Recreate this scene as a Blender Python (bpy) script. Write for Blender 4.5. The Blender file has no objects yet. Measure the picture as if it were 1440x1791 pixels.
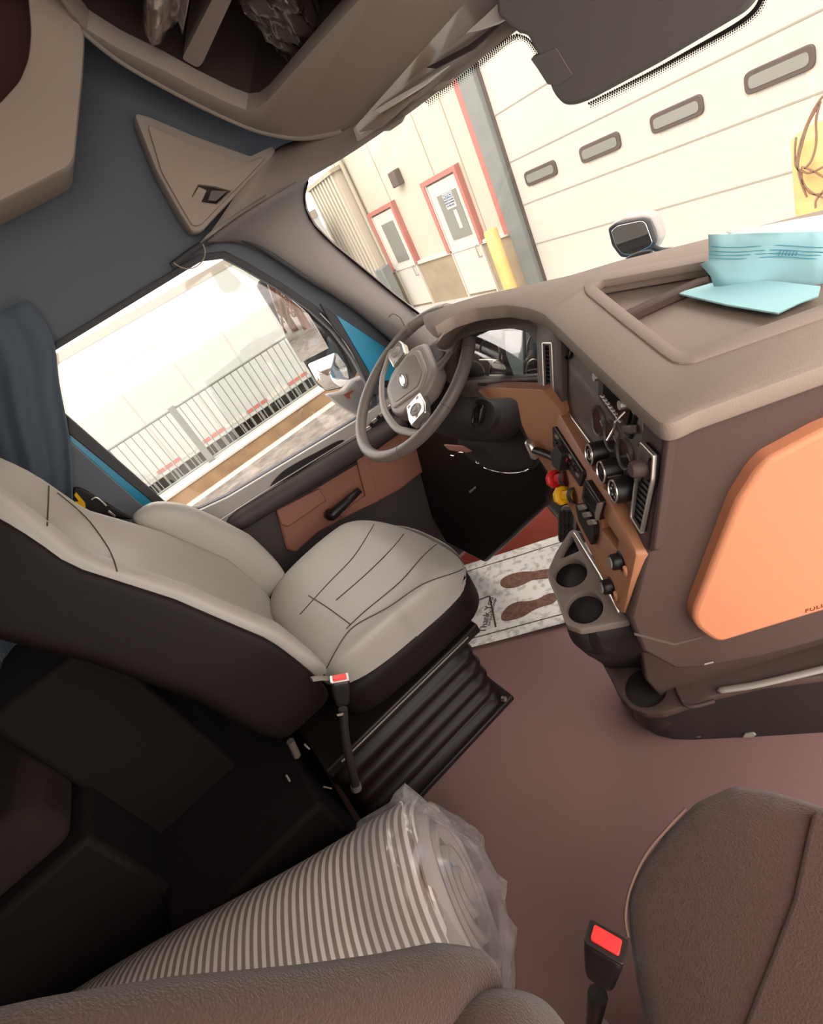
import bpy, bmesh, math, random
from mathutils import Vector, Matrix
from mathutils.bvhtree import BVHTree
random.seed(7)
S = bpy.context.scene
COL = S.collection

# ------------------------------------------------------------------ camera
F = 900.0                       # focal length in photo pixels (1440x1791)
M = [[0.5232862458648595, 0.2248436936769873, -0.8219591342045851],
     [0.730580614940068, -0.6148957660684263, 0.296909349709495],
     [0.43866099662775354, 0.7558759886944499, 0.4860329410160732]]  # world right / forward / down in camera axes
CP = Vector((0.65, 0.0, 1.27))
cam_data = bpy.data.cameras.new('camera')
cam = bpy.data.objects.new('camera', cam_data); COL.objects.link(cam)
cx = Vector((M[0][0], M[1][0], -M[2][0])); cy = -Vector((M[0][1], M[1][1], -M[2][1])); cz = -Vector((M[0][2], M[1][2], -M[2][2]))
cx.normalize(); cz = (cz - cx * cz.dot(cx)).normalized(); cy = cz.cross(cx)
cam.matrix_world = Matrix(((cx.x, cy.x, cz.x, CP.x), (cx.y, cy.y, cz.y, CP.y), (cx.z, cy.z, cz.z, CP.z), (0, 0, 0, 1)))
cam_data.sensor_fit = 'VERTICAL'; cam_data.sensor_height = 36.0; cam_data.lens = 36.0 * F / 1791.0
cam_data.clip_start = 0.02; cam_data.clip_end = 300
S.camera = cam

# ------------------------------------------------------------------ light and exposure
S.view_settings.view_transform = 'Standard'; S.view_settings.look = 'None'
S.view_settings.gamma = 1.0; S.view_settings.use_curve_mapping = False
S.view_settings.exposure = 2.2
W = bpy.data.worlds.new('overcast_sky'); S.world = W; W.use_nodes = True
bg = W.node_tree.nodes['Background']; bg.inputs[0].default_value = (1.0, 0.92, 0.85, 1); bg.inputs[1].default_value = 1.0
sun_d = bpy.data.lights.new('sun', 'SUN'); sun_d.energy = 0.6; sun_d.angle = math.radians(25); sun_d.color = (1.0, 0.93, 0.84)
sun = bpy.data.objects.new('sun', sun_d); COL.objects.link(sun)
sun.rotation_euler = (math.radians(48), 0, math.radians(28))
S.cycles.max_bounces = 10; S.cycles.diffuse_bounces = 5; S.cycles.transparent_max_bounces = 12
S.cycles.use_denoising = True

# ------------------------------------------------------------------ point helpers
def ray(px, py):
    a, b, c = px - 720.0, py - 895.5, F
    return Vector((M[0][0]*a + M[0][1]*b + M[0][2]*c, M[1][0]*a + M[1][1]*b + M[1][2]*c, -(M[2][0]*a + M[2][1]*b + M[2][2]*c)))
def at(p, axis, v):
    r = ray(*p); i = 'xyz'.index(axis); return CP + r * ((v - CP[i]) / r[i])
class Plane:
    """A real surface of the cab: an origin, two in-plane axes and a normal pointing to the room."""
    def __init__(s, o, n, up=(0, 0, 1)):
        s.o = Vector(o); s.n = Vector(n).normalized()
        s.u = Vector(up).cross(s.n)
        if s.u.length < 1e-4: s.u = Vector((1, 0, 0))
        s.u.normalize(); s.v = s.n.cross(s.u)
    def hit(s, p, out=0.0):
        r = ray(*p); return CP + r * ((s.o + s.n*out - CP).dot(s.n) / r.dot(s.n))
    def uv(s, P): d = P - s.o; return (d.dot(s.u), d.dot(s.v))
    def xyz(s, u, v, w=0.0): return s.o + s.u*u + s.v*v + s.n*w
    def mat(s, w=0.0):
        o = s.o + s.n*w
        return Matrix(((s.u.x, s.v.x, s.n.x, o.x), (s.u.y, s.v.y, s.n.y, o.y), (s.u.z, s.v.z, s.n.z, o.z), (0, 0, 0, 1)))
def face_plane(A, ang, lean):
    h = Vector((math.cos(math.radians(ang)), math.sin(math.radians(ang)), 0)); n = Vector((h.y, -h.x, 0))
    v = Vector((0, 0, 1)) + n * math.tan(math.radians(lean))
    N = h.cross(v).normalized()
    if N.dot(CP - Vector(A)) < 0: N = -N
    return Plane(A, N)
def PX(x): return Plane((x, 0, 0), (1 if x < CP.x else -1, 0, 0))
def PY(y): return Plane((0, y, 0), (0, -1, 0))
def PZ(z): return Plane((0, 0, z), (0, 0, 1) if z < CP.z else (0, 0, -1))

# ------------------------------------------------------------------ materials
def lin(h):
    h = h.lstrip('#'); o = []
    for i in (0, 2, 4):
        c = int(h[i:i+2], 16) / 255.0
        o.append(c/12.92 if c <= 0.04045 else ((c+0.055)/1.055)**2.4)
    return (*o, 1.0)
MATS = {}
def mat(name, col, rough=0.6, metal=0.0, spec=0.4, bump=0.0, bscale=300.0, var=0.0, vscale=8.0, coat=0.0, sheen=0.0):
    if name in MATS: return MATS[name]
    m = bpy.data.materials.new(name); m.use_nodes = True; nt = m.node_tree; b = nt.nodes['Principled BSDF']
    b.inputs['Base Color'].default_value = lin(col); b.inputs['Roughness'].default_value = rough
    b.inputs['Metallic'].default_value = metal; b.inputs['Specular IOR Level'].default_value = spec
    if coat: b.inputs['Coat Weight'].default_value = coat; b.inputs['Coat Roughness'].default_value = 0.15
    if sheen: b.inputs['Sheen Weight'].default_value = sheen
    tc = nt.nodes.new('ShaderNodeTexCoord')
    if bump:
        n = nt.nodes.new('ShaderNodeTexNoise'); n.inputs['Scale'].default_value = bscale; n.inputs['Detail'].default_value = 3
        nt.links.new(tc.outputs['Object'], n.inputs['Vector'])
        bp = nt.nodes.new('ShaderNodeBump'); bp.inputs['Strength'].default_value = bump; bp.inputs['Distance'].default_value = 0.002
        nt.links.new(n.outputs['Fac'], bp.inputs['Height']); nt.links.new(bp.outputs['Normal'], b.inputs['Normal'])
    if var:
        n2 = nt.nodes.new('ShaderNodeTexNoise'); n2.inputs['Scale'].default_value = vscale; n2.inputs['Detail'].default_value = 5
        nt.links.new(tc.outputs['Object'], n2.inputs['Vector'])
        hs = nt.nodes.new('ShaderNodeHueSaturation'); hs.inputs['Color'].default_value = lin(col)
        mr = nt.nodes.new('ShaderNodeMapRange'); mr.inputs['From Min'].default_value = 0.3; mr.inputs['From Max'].default_value = 0.7
        mr.inputs['To Min'].default_value = 1 - var; mr.inputs['To Max'].default_value = 1 + var
        nt.links.new(n2.outputs['Fac'], mr.inputs['Value']); nt.links.new(mr.outputs['Result'], hs.inputs['Value'])
        nt.links.new(hs.outputs['Color'], b.inputs['Base Color'])
    MATS[name] = m; return m
def thin_glass(name, tint=(1, 1, 1, 1), refl=0.06):
    m = bpy.data.materials.new(name); m.use_nodes = True; nt = m.node_tree
    for n in list(nt.nodes): nt.nodes.remove(n)
    o = nt.nodes.new('ShaderNodeOutputMaterial'); t = nt.nodes.new('ShaderNodeBsdfTransparent'); g = nt.nodes.new('ShaderNodeBsdfGlossy')
    t.inputs[0].default_value = tint; g.inputs['Roughness'].default_value = 0.03
    mx = nt.nodes.new('ShaderNodeMixShader'); mx.inputs[0].default_value = refl
    nt.links.new(t.outputs[0], mx.inputs[1]); nt.links.new(g.outputs[0], mx.inputs[2]); nt.links.new(mx.outputs[0], o.inputs[0])
    return m
def mirror_mat(name):
    m = bpy.data.materials.new(name); m.use_nodes = True; b = m.node_tree.nodes['Principled BSDF']
    b.inputs['Base Color'].default_value = (0.85, 0.85, 0.85, 1); b.inputs['Metallic'].default_value = 1; b.inputs['Roughness'].default_value = 0.015
    return m

M_HEAD = mat('headliner_grey', '#6f6763', 0.9, bump=0.3, bscale=500)
M_WALLB = mat('side_wall_slate', '#62666f', 0.9, bump=0.3, bscale=500)
M_BEIGE = mat('beige_trim', '#a79689', 0.75, bump=0.2)
M_OVER = mat('overhead_taupe', '#a1948b', 0.7, bump=0.2)
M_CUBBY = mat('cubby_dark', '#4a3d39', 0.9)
M_DASH = mat('dash_taupe', '#8d7d72', 0.6, bump=0.35, bscale=600)
M_DASHD = mat('dash_dark_brown', '#4c3a35', 0.62, bump=0.35, bscale=600)
M_PANEL = mat('dash_panel_charcoal', '#5f544e', 0.42, bump=0.15, bscale=600)
M_BLACK = mat('black_plastic', '#1d1816', 0.4)
M_BLKM = mat('matt_black_plastic', '#241c1a', 0.65, bump=0.2)
M_ORANGE = mat('orange_tan_trim', '#c8825f', 0.6, bump=0.25, bscale=500)
M_TAN = mat('tan_dash_trim', '#ab7656', 0.5, bump=0.25, bscale=500)
M_BROWN = mat('brown_door_trim', '#8d5d4b', 0.6, bump=0.25, bscale=500)
M_SILVER = mat('satin_silver', '#cfc9c0', 0.28, metal=0.85)
M_CHROME = mat('chrome', '#e6e2dc', 0.08, metal=1.0)
M_WHEEL = mat('wheel_leather', '#6e655f', 0.42, bump=0.25, bscale=400)
M_WHEELD = mat('wheel_dark_leather', '#453e3b', 0.5, bump=0.3, bscale=300)
M_HUB = mat('hub_grey', '#8a817a', 0.45, bump=0.15)
M_SEATG = mat('grey_vinyl', '#a8a29a', 0.42, bump=0.25, bscale=700, spec=0.45)
M_SEATB = mat('black_vinyl', '#170e0b', 0.62, bump=0.2, spec=0.25)
M_SEAM = mat('seam_thread', '#4a4541', 0.8)
M_BELLOW = mat('rubber_bellows', '#1d1210', 0.42, bump=0.1, spec=0.3)
M_FLOOR = mat('floor_vinyl', '#8d6b66', 0.75, bump=0.5, bscale=500, var=0.05, vscale=3)
M_FABRIC = mat('brown_seat_fabric', '#49332c', 0.95, bump=0.9, bscale=420, sheen=0.3, var=0.06, vscale=200)
M_REDC = mat('red_brown_carpet', '#7a2e1e', 0.95, bump=0.6, bscale=300)
M_RED = mat('red_plastic', '#d8262c', 0.35)
M_REDB = mat('red_button', '#ff3a3a', 0.3)
M_YEL = mat('yellow_plastic', '#f2b616', 0.35)
M_BLUEP = mat('blue_truck_paint', '#0b86ab', 0.3, coat=0.6)
M_SEAL = mat('rubber_seal', '#3b3a3d', 0.6)
M_GREYP = mat('door_ledge_grey', '#a59f99', 0.45, bump=0.15)
M_DARKW = mat('door_dark_trim', '#3d3634', 0.6, bump=0.2)
M_CURT = mat('slate_curtain_cloth', '#4d5864', 0.9, bump=0.3, bscale=300, sheen=0.2)
M_GLASS = thin_glass('window_glass')
M_MIRR = mirror_mat('mirror_silver')
M_PILLAR = mat('pillar_grey', '#7e7672', 0.65, bump=0.15)

# ------------------------------------------------------------------ object helpers
def tag(o, label=None, cat=None, group=None, kind=None):
    if label: o['label'] = label
    if cat: o['category'] = cat
    if group: o['group'] = group
    if kind: o['kind'] = kind
    return o
def thing(name, label, cat, loc=(0, 0, 0), group=None, kind=None):
    o = bpy.data.objects.new(name, None); COL.objects.link(o); o.location = loc; o.empty_display_size = 0.05
    return tag(o, label, cat, group, kind)
def link(name, me, m, parent=None, smooth=True, mods=None):
    o = bpy.data.objects.new(name, me); COL.objects.link(o)
    if m is not None:
        me.materials.clear()
        for q in (m if isinstance(m, (list, tuple)) else [m]): me.materials.append(q)
    if smooth:
        for p in me.polygons: p.use_smooth = True
    if parent is not None:
        o.parent = parent; o.matrix_parent_inverse = Matrix.Translation(-parent_loc(parent))
    return o
def parent_loc(p):
    return p.location.copy() if p.type == 'EMPTY' else Vector((0, 0, 0))
def finish(bm, name, m, parent=None, smooth=True, autosmooth=35):
    bmesh.ops.recalc_face_normals(bm, faces=bm.faces[:])
    me = bpy.data.meshes.new(name); bm.to_mesh(me); bm.free()
    o = link(name, me, m, parent, smooth)
    if smooth and autosmooth: me.set_sharp_from_angle(angle=math.radians(autosmooth))
    return o
def bevel(o, w, seg=2, ang=35):
    b = o.modifiers.new('bevel', 'BEVEL'); b.width = w; b.segments = seg; b.limit_method = 'ANGLE'; b.angle_limit = math.radians(ang); b.harden_normals = False
    for p in o.data.polygons: p.use_smooth = True
    return o
def subd(o, n=1):
    s = o.modifiers.new('subd', 'SUBSURF'); s.levels = n; s.render_levels = n; return o
def rnd(pts, r, seg=4):
    """round the corners of a closed 2D or 3D outline"""
    P = [Vector(p) for p in pts]; n = len(P); out = []
    rr = r if isinstance(r, (list, tuple)) else [r]*n
    for i in range(n):
        a, b, c = P[i-1], P[i], P[(i+1) % n]; q = rr[i]
        if q <= 0: out.append(b); continue
        d1, d2 = a-b, c-b; k1 = min(q, d1.length*0.45); k2 = min(q, d2.length*0.45)
        s, e = b + d1.normalized()*k1, b + d2.normalized()*k2
        for j in range(seg+1):
            t = j/seg; out.append(s*(1-t)**2 + b*2*t*(1-t) + e*t*t)
    return out
def ell(c, a, b, n=28, rot=0.0):
    cr, sr = math.cos(math.radians(rot)), math.sin(math.radians(rot))
    return [(c[0]+a*math.cos(t)*cr-b*math.sin(t)*sr, c[1]+a*math.cos(t)*sr+b*math.sin(t)*cr) for t in [2*math.pi*i/n for i in range(n)]]
def crom(pts, n=6, closed=False):
    P = [Vector(p) for p in pts]; out = []; N = len(P)
    rng = range(N if closed else N-1)
    for i in rng:
        p0 = P[i-1] if (i > 0 or closed) else P[0]; p1 = P[i]; p2 = P[(i+1) % N]; p3 = P[(i+2) % N] if (i+2 < N or closed) else P[-1]
        for j in range(n):
            t = j/n; out.append(0.5*((2*p1)+(p2-p0)*t+(2*p0-5*p1+4*p2-p3)*t*t+(3*p1-p0-3*p2+p3)*t**3))
    if not closed: out.append(P[-1])
    return out
def slab3(name, pts, n, th, m, parent=None, bev=0.0, seg=2, smooth=True):
    """a closed 3D outline given thickness th away from normal n"""
    n = Vector(n).normalized(); bm = bmesh.new()
    f = [bm.verts.new(p) for p in pts]; b = [bm.verts.new(Vector(p) - n*th) for p in pts]
    bm.faces.new(f); bm.faces.new(list(reversed(b)))
    k = len(f)
    for i in range(k): bm.faces.new((f[i], b[i], b[(i+1) % k], f[(i+1) % k]))
    o = finish(bm, name, m, parent, smooth)
    if bev: bevel(o, bev, seg)
    return o
def slab(name, px, pl, th, m, parent=None, out=0.0, bev=0.003, seg=2):
    """outline traced on a plane of the place, lifted by out and th thick"""
    return slab3(name, [pl.hit(p, out) for p in px], pl.n, th, m, parent, bev, seg)
def plate(name, outer, holes, pl, th, m, parent=None, out=0.0, bev=0.0, px=True):
    """flat plate with holes on a plane"""
    cu = bpy.data.curves.new(name, 'CURVE'); cu.dimensions = '2D'; cu.fill_mode = 'BOTH'
    cu.extrude = th/2; cu.bevel_depth = bev; cu.bevel_resolution = 1
    for loop in [outer] + list(holes):
        q = [pl.uv(pl.hit(p, out)) if px else p for p in loop]
        sp = cu.splines.new('POLY'); sp.points.add(len(q)-1); sp.use_cyclic_u = True
        for i, (u, v) in enumerate(q): sp.points[i].co = (u, v, 0, 1)
    tmp = bpy.data.objects.new('tmp', cu); COL.objects.link(tmp)
    me = bpy.data.meshes.new_from_object(tmp.evaluated_get(bpy.context.evaluated_depsgraph_get()))
    bpy.data.objects.remove(tmp); bpy.data.curves.remove(cu)
    me.name = name; me.transform(pl.mat(out - th/2))
    bm = bmesh.new(); bm.from_mesh(me); bmesh.ops.remove_doubles(bm, verts=bm.verts[:], dist=1e-5); bmesh.ops.recalc_face_normals(bm, faces=bm.faces[:]); bm.to_mesh(me); bm.free()
    o = link(name, me, m, parent, True); me.set_sharp_from_angle(angle=math.radians(35)); return o
def tube_bm(bm, pts, r, seg=8, closed=False, cap=True, flat=1.0, up=None):
    P = [Vector(p) for p in pts]; N = len(P); rings = []; prev = None
    for i in range(N):
        t = (P[(i+1) % N] - P[i-1]) if (closed or 0 < i < N-1) else (P[1]-P[0] if i == 0 else P[-1]-P[-2])
        if t.length < 1e-9: t = Vector((0, 0, 1))
        t.normalize()
        if prev is None:
            a = (Vector(up) if up else (Vector((0, 0, 1)) if abs(t.z) < 0.9 else Vector((1, 0, 0))))
        else: a = prev
        a = (a - t*a.dot(t)).normalized(); prev = a; b = t.cross(a)
        ri = r[i] if isinstance(r, (list, tuple)) else r
        rings.append([bm.verts.new(P[i] + a*(ri*flat*math.cos(2*math.pi*k/seg)) + b*(ri*math.sin(2*math.pi*k/seg))) for k in range(seg)])
    for i in range(N if closed else N-1):
        A, B = rings[i], rings[(i+1) % N]
        for k in range(seg): bm.faces.new((A[k], A[(k+1) % seg], B[(k+1) % seg], B[k]))
    if cap and not closed: bm.faces.new(list(reversed(rings[0]))); bm.faces.new(rings[-1])
def tube(name, pts, r, m, parent=None, seg=8, closed=False, flat=1.0, up=None):
    bm = bmesh.new(); tube_bm(bm, pts, r, seg, closed, True, flat, up); return finish(bm, name, m, parent, True, 60)
def lathe(name, prof, M4, m, parent=None, seg=32, close=False):
    """prof: (radius, height) list turned about the local z axis of M4"""
    bm = bmesh.new(); rings = []
    for r, h in prof:
        if r < 1e-6: rings.append([bm.verts.new(M4 @ Vector((0, 0, h)))])
        else: rings.append([bm.verts.new(M4 @ Vector((r*math.cos(2*math.pi*k/seg), r*math.sin(2*math.pi*k/seg), h))) for k in range(seg)])
    for A, B in zip(rings, rings[1:]):
        for k in range(seg):
            a = [A[k % len(A)]] + ([A[(k+1) % seg]] if len(A) > 1 else [])
            b = ([B[(k+1) % seg]] if len(B) > 1 else []) + [B[k % len(B)]]
            if len(a)+len(b) >= 3: bm.faces.new(a+b)
    return finish(bm, name, m, parent, True, 40)
def box(name, lo, hi, m, parent=None, bev=0.0, M4=None):
    bm = bmesh.new(); bmesh.ops.create_cube(bm, size=1.0)
    for v in bm.verts: v.co = Vector([lo[i] + (v.co[i]+0.5)*(hi[i]-lo[i]) for i in range(3)])
    if M4 is not None: bmesh.ops.transform(bm, matrix=M4, verts=bm.verts[:])
    o = finish(bm, name, m, parent, bev > 0)
    if bev: bevel(o, bev, 3)
    return o
def addbox(bm, lo, hi, M4=None):
    r = bmesh.ops.create_cube(bm, size=1.0)
    for v in r['verts']:
        v.co = Vector([lo[i] + (v.co[i]+0.5)*(hi[i]-lo[i]) for i in range(3)])
        if M4 is not None: v.co = M4 @ v.co
def softbox(name, c, h, m, parent=None, k=5.0, n=16, fn=None, sub=0):
    """rounded pillow-like box, centre c, half sizes h, deformed by fn(local unit vec, world vec)"""
    bm = bmesh.new(); bmesh.ops.create_cube(bm, size=2.0)
    bmesh.ops.subdivide_edges(bm, edges=bm.edges[:], cuts=n, use_grid_fill=True)
    for v in bm.verts:
        q = v.co.copy(); inf = max(abs(x) for x in q)
        l = sum(abs(x)**k for x in q)**(1/k)
        q = q * (inf/l) if l > 0 else q
        w = Vector((c[0]+q.x*h[0], c[1]+q.y*h[1], c[2]+q.z*h[2]))
        v.co = fn(q, w) if fn else w
    o = finish(bm, name, m, parent, True, 0)
    return o
def grid(name, rows, m, parent=None, th=0.0, sub=0, off=-1):
    """a surface through rows of 3D points"""
    bm = bmesh.new(); V = [[bm.verts.new(p) for p in r] for r in rows]
    for A, B in zip(V, V[1:]):
        for i in range(len(A)-1): bm.faces.new((A[i], A[i+1], B[i+1], B[i]))
    me = bpy.data.meshes.new(name); bm.to_mesh(me); bm.free()
    o = link(name, me, m, parent, True)
    if sub: subd(o, sub)
    if th:
        s = o.modifiers.new('solid', 'SOLIDIFY'); s.thickness = th; s.offset = off
    return o
def loft(name, loops, m, parent=None, bev=0.0, cap=True, sm=40):
    bm = bmesh.new(); V = [[bm.verts.new(p) for p in L] for L in loops]; k = len(V[0])
    for A, B in zip(V, V[1:]):
        for i in range(k): bm.faces.new((A[i], A[(i+1) % k], B[(i+1) % k], B[i]))
    if cap: bm.faces.new(V[0][::-1]); bm.faces.new(V[-1])
    o = finish(bm, name, m, parent, True, sm)
    if bev: bevel(o, bev, 2)
    return o
def text_mesh(name, s, size, M4, m, parent=None, ext=0.0006, spacing=1.0, bold=0.0, align='CENTER'):
    cu = bpy.data.curves.new(name, 'FONT'); cu.body = s; cu.size = size; cu.extrude = ext; cu.align_x = align; cu.align_y = 'CENTER'
    cu.space_character = spacing; cu.offset = bold
    tmp = bpy.data.objects.new('tmp', cu); COL.objects.link(tmp)
    me = bpy.data.meshes.new_from_object(tmp.evaluated_get(bpy.context.evaluated_depsgraph_get()))
    bpy.data.objects.remove(tmp); bpy.data.curves.remove(cu); me.name = name; me.transform(M4)
    return link(name, me, m, parent, False)
def frame(o, x, y):
    """matrix with origin o, x axis x, y axis near y"""
    x = Vector(x).normalized(); z = x.cross(Vector(y)).normalized(); y = z.cross(x)
    return Matrix(((x.x, y.x, z.x, o[0]), (x.y, y.y, z.y, o[1]), (x.z, y.z, z.z, o[2]), (0, 0, 0, 1)))
def surf_hits(obj, pxs):
    bm = bmesh.new(); bm.from_mesh(obj.data); t = BVHTree.FromBMesh(bm); out = []
    for p in pxs:
        d = ray(*p).normalized(); loc, nor, idx, dist = t.ray_cast(CP, d)
        if loc is not None: out.append(loc + (nor if nor.dot(d) < 0 else -nor)*0.0008)
    bm.free(); return out
def recess(name, loop, pl, depth, m, parent=None, out=0.0, px=True, taper=1.0):
    """an open pocket: walls and back, seen from the front"""
    P = [pl.hit(p, out) if px else p for p in loop]; c = sum(P, Vector())/len(P)
    bm = bmesh.new(); A = [bm.verts.new(p) for p in P]; B = [bm.verts.new(c + (p-c)*taper - pl.n*depth) for p in P]
    k = len(A)
    for i in range(k): bm.faces.new((A[i], A[(i+1) % k], B[(i+1) % k], B[i]))
    bm.faces.new(B)
    me = bpy.data.meshes.new(name); bmesh.ops.recalc_face_normals(bm, faces=bm.faces[:]); bm.to_mesh(me); bm.free()
    o = link(name, me, m, parent, True); me.set_sharp_from_angle(angle=math.radians(40)); return o
def offset(pts, d):
    P = [Vector(p) for p in pts]; n = len(P); ar = sum(P[i-1].x*P[i].y - P[i].x*P[i-1].y for i in range(n)); sg = 1 if ar > 0 else -1; out = []
    for i in range(n):
        a = (P[i]-P[i-1]).normalized(); b = (P[(i+1) % n]-P[i]).normalized(); t = (a+b).normalized()
        out.append(P[i] + Vector((t.y, -t.x))*sg*d)
    return out

# ================================================================== THE SETTING
WSP = Plane((0, 0.78, 1.375), (0, -0.95-0.0, -0.27), up=(0, 0, 1))      # raked windscreen surface
_d = Vector((0, 0.12, -0.425)); WSP = Plane((0, 0.78, 1.375), Vector((1, 0, 0)).cross(_d) * (1 if Vector((1, 0, 0)).cross(_d).y < 0 else -1))
QP = Plane((0, 0.757, 1.476), (0, -1, -1))                            # leaning face of the overhead shelf
DOORP = PX(-1.0)

fl = box('floor', (-1.03, -1.9, -0.04), (1.08, 1.25, 0.0), M_FLOOR); tag(fl, kind='structure')
cl = box('ceiling', (-1.03, -1.9, 2.1), (1.08, 0.92, 2.14), M_HEAD); tag(cl, kind='structure')
rf = box('sky_block_panel', (-1.03, 0.90, 1.46), (1.08, 0.94, 2.14), M_HEAD); tag(rf, kind='structure')  # unseen roof front panel, added to block sky light leaking in above the header
wb = box('wall_back', (-1.03, -1.94, 0), (1.08, -1.9, 2.14), M_DARKW); tag(wb, kind='structure')
# side window opening, traced on the door surface
WIN = [(58, 634), (352, 455), (392, 450), (425, 467), (486, 503), (543, 541), (585, 580), (618, 625), (648, 680), (650, 706), (632, 727), (400, 866), (350, 889), (315, 891), (290, 880), (118, 729), (60, 677)]
wl_outer = [DOORP.uv(Vector((-1.0, y, z))) for y, z in ((-1.9, 0), (0.98, 0), (0.98, 0.8), (0.70, 1.40), (0.55, 2.1), (-1.9, 2.1))]
wl = plate('wall_left', [DOORP.xyz(u, v) for u, v in wl_outer], [WIN], DOORP, 0.03, M_WALLB) if False else None
def plate_mixed(name, outer3, holes_px, pl, th, m, parent=None, out=0.0, bev=0.0):
    loops = [pl.uv(p) for p in outer3]; hl = [[pl.uv(pl.hit(p, out)) for p in h] for h in holes_px]
    return plate(name, loops, hl, pl, th, m, parent, out, bev, px=False)
wl = plate_mixed('wall_left', [Vector((-1.0, y, z)) for y, z in ((-1.9, 0), (0.92, 0), (0.92, 0.72), (0.86, 0.88), (0.79, 1.05), (0.74, 1.20), (0.72, 1.30), (0.79, 1.42), (0.95, 1.47), (0.95, 2.1), (-1.9, 2.1))], [WIN], DOORP, 0.03, M_WALLB)
tag(wl, kind='structure')
wf = box('wall_front', (-1.03, 1.2, -0.04), (1.08, 1.25, 0.80), M_BLKM); tag(wf, kind='structure')
rr = box('wall_right', (1.05, -1.9, 0), (1.08, -0.55, 2.14), M_DARKW); tag(rr, kind='structure')
# driver-side glass
gl = slab('window_2', offset(WIN, 3), PX(-1.012), 0.004, M_GLASS, None, 0, 0); tag(gl, kind='structure')
# windscreen
WS_EDGE = [(536, 318), (530, 340), (531, 366), (547, 396), (580, 428), (640, 477), (690, 518), (735, 550)]
wsl = [WSP.hit(p) for p in WS_EDGE]
top_l = WSP.hit((536, 318)); zt = top_l.z
def wsx(x, z): # point of the windscreen surface at x, height z
    t = (z - 1.375)/(-0.425); return Vector((x, 0.78 + 0.12*t, z))
gloop = [top_l] + wsl[1:] + [wsx(-0.62, 0.86), wsx(1.0, 0.86), wsx(1.0, 1.45), wsx(0.1, 1.45)]
g = slab3('window_1', gloop, WSP.n, 0.006, M_GLASS); tag(g, kind='structure')

# ---------------- A pillar
pil = thing('trim_1', None, None, (-0.9, 0.8, 0.0), kind='structure')
Lp = [(352, 432), (400, 420), (450, 438), (500, 470), (545, 498), (607, 536), (645, 566), (680, 596), (712, 625), (740, 650)]
Rp = [(538, 312), (527, 338), (529, 370), (546, 402), (580, 433), (640, 483), (690, 524), (733, 556), (752, 580), (770, 600)]
rows = []
for i in range(10):
    a = PX(-0.975).hit(Lp[i]); b = WSP.hit(Rp[i], 0.012); m_ = a.lerp(b, 0.5); inn = Vector((0.05, -0.05, 0.0))
    rows.append([a + Vector((-0.03, 0.02, 0)), a, a.lerp(b, 0.25) + inn*0.6, m_ + inn, a.lerp(b, 0.8) + inn*0.7, b, b + WSP.n*(-0.02) + Vector((-0.004, 0, 0))])
grid('pillar_cover', rows, M_PILLAR, pil, 0.006, 1, 1)
tube('pillar_edge', [PX(-0.965).hit(p) for p in crom([(300, 465), (352, 428), (400, 412), (450, 430), (500, 462), (545, 492), (607, 530), (680, 590), (735, 640)], 3)], 0.008, M_SEAL, pil)
tab = [WSP.hit(p, 0.075) for p in rnd([(676, 596), (681, 553), (688, 548), (700, 555), (709, 572), (706, 600)], 3)]
tube('tweeter_outline', tab, 0.0012, M_SEAL, pil, 6, closed=True)
# ---------------- header trim between the windscreen and the overhead shelf
hd = thing('trim_2', None, None, (0.0, 0.75, 1.4), kind='structure')
Al = [(345, 437), (440, 372), (540, 318), (600, 283), (664, 241), (730, 195), (800, 142), (850, 105), (905, 60)]
Bl = [(475, 262), (500, 250), (545, 237), (600, 226), (640, 203), (720, 130), (800, 66), (850, 20), (905, -30)]
rows = []
for i in range(9):
    a = WSP.hit(Al[i], 0.008) if i > 1 else PX(-0.93).hit(Al[i]); b = QP.hit(Bl[i], -0.004) if i > 1 else PX(-0.93).hit(Bl[i])
    rows.append([a + Vector((0, 0.02, 0.02)), a, a.lerp(b, 0.3) + Vector((0, -0.012, -0.006)), a.lerp(b, 0.65) + Vector((0, -0.010, 0.004)), b])
last = rows[-1]; rows.append([Vector((1.0, p.y, p.z)) for p in last])
grid('header_panel', rows, M_OVER, hd, 0.005, 1, 1)
HP = Plane(WSP.hit((664, 241), 0.02), (QP.hit((640, 203)) - WSP.hit((664, 241))).cross(Vector((1, 0, 0))))
if HP.n.dot(CP - HP.o) < 0: HP = Plane(HP.o, -HP.n)
slab('lamp_cover', [(625, 231), (655, 203), (700, 175), (740, 155), (668, 222)], HP, 0.006, M_BEIGE, hd, 0.006, 0.002)
ln = mat('clear_lens', '#efe9df', 0.12, spec=0.9, bump=0.6, bscale=60)
slab('lamp_lens', [(652, 194), (694, 168), (745, 140), (786, 114), (745, 147), (700, 176), (664, 198)], HP, 0.004, ln, hd, 0.016, 0.001)
slab('lamp_lens', [(814, 58), (845, 30), (873, 3), (905, -8), (908, 18), (870, 42), (834, 54)], HP, 0.004, ln, hd, 0.016, 0.001)
slab('visor_slot', [(745, 118), (820, 78), (870, 40), (880, 38), (828, 86), (762, 120)], HP, 0.003, M_DARKW, hd, 0.013, 0.001)
slab('header_clip', [(668, 231), (690, 214), (706, 206), (701, 217), (682, 230)], WSP, 0.012, M_OVER, hd, 0.02, 0.003)
slab('header_clip', [(750, 160), (768, 147), (790, 140), (785, 151), (768, 162)], WSP, 0.012, M_OVER, hd, 0.02, 0.003)
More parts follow.
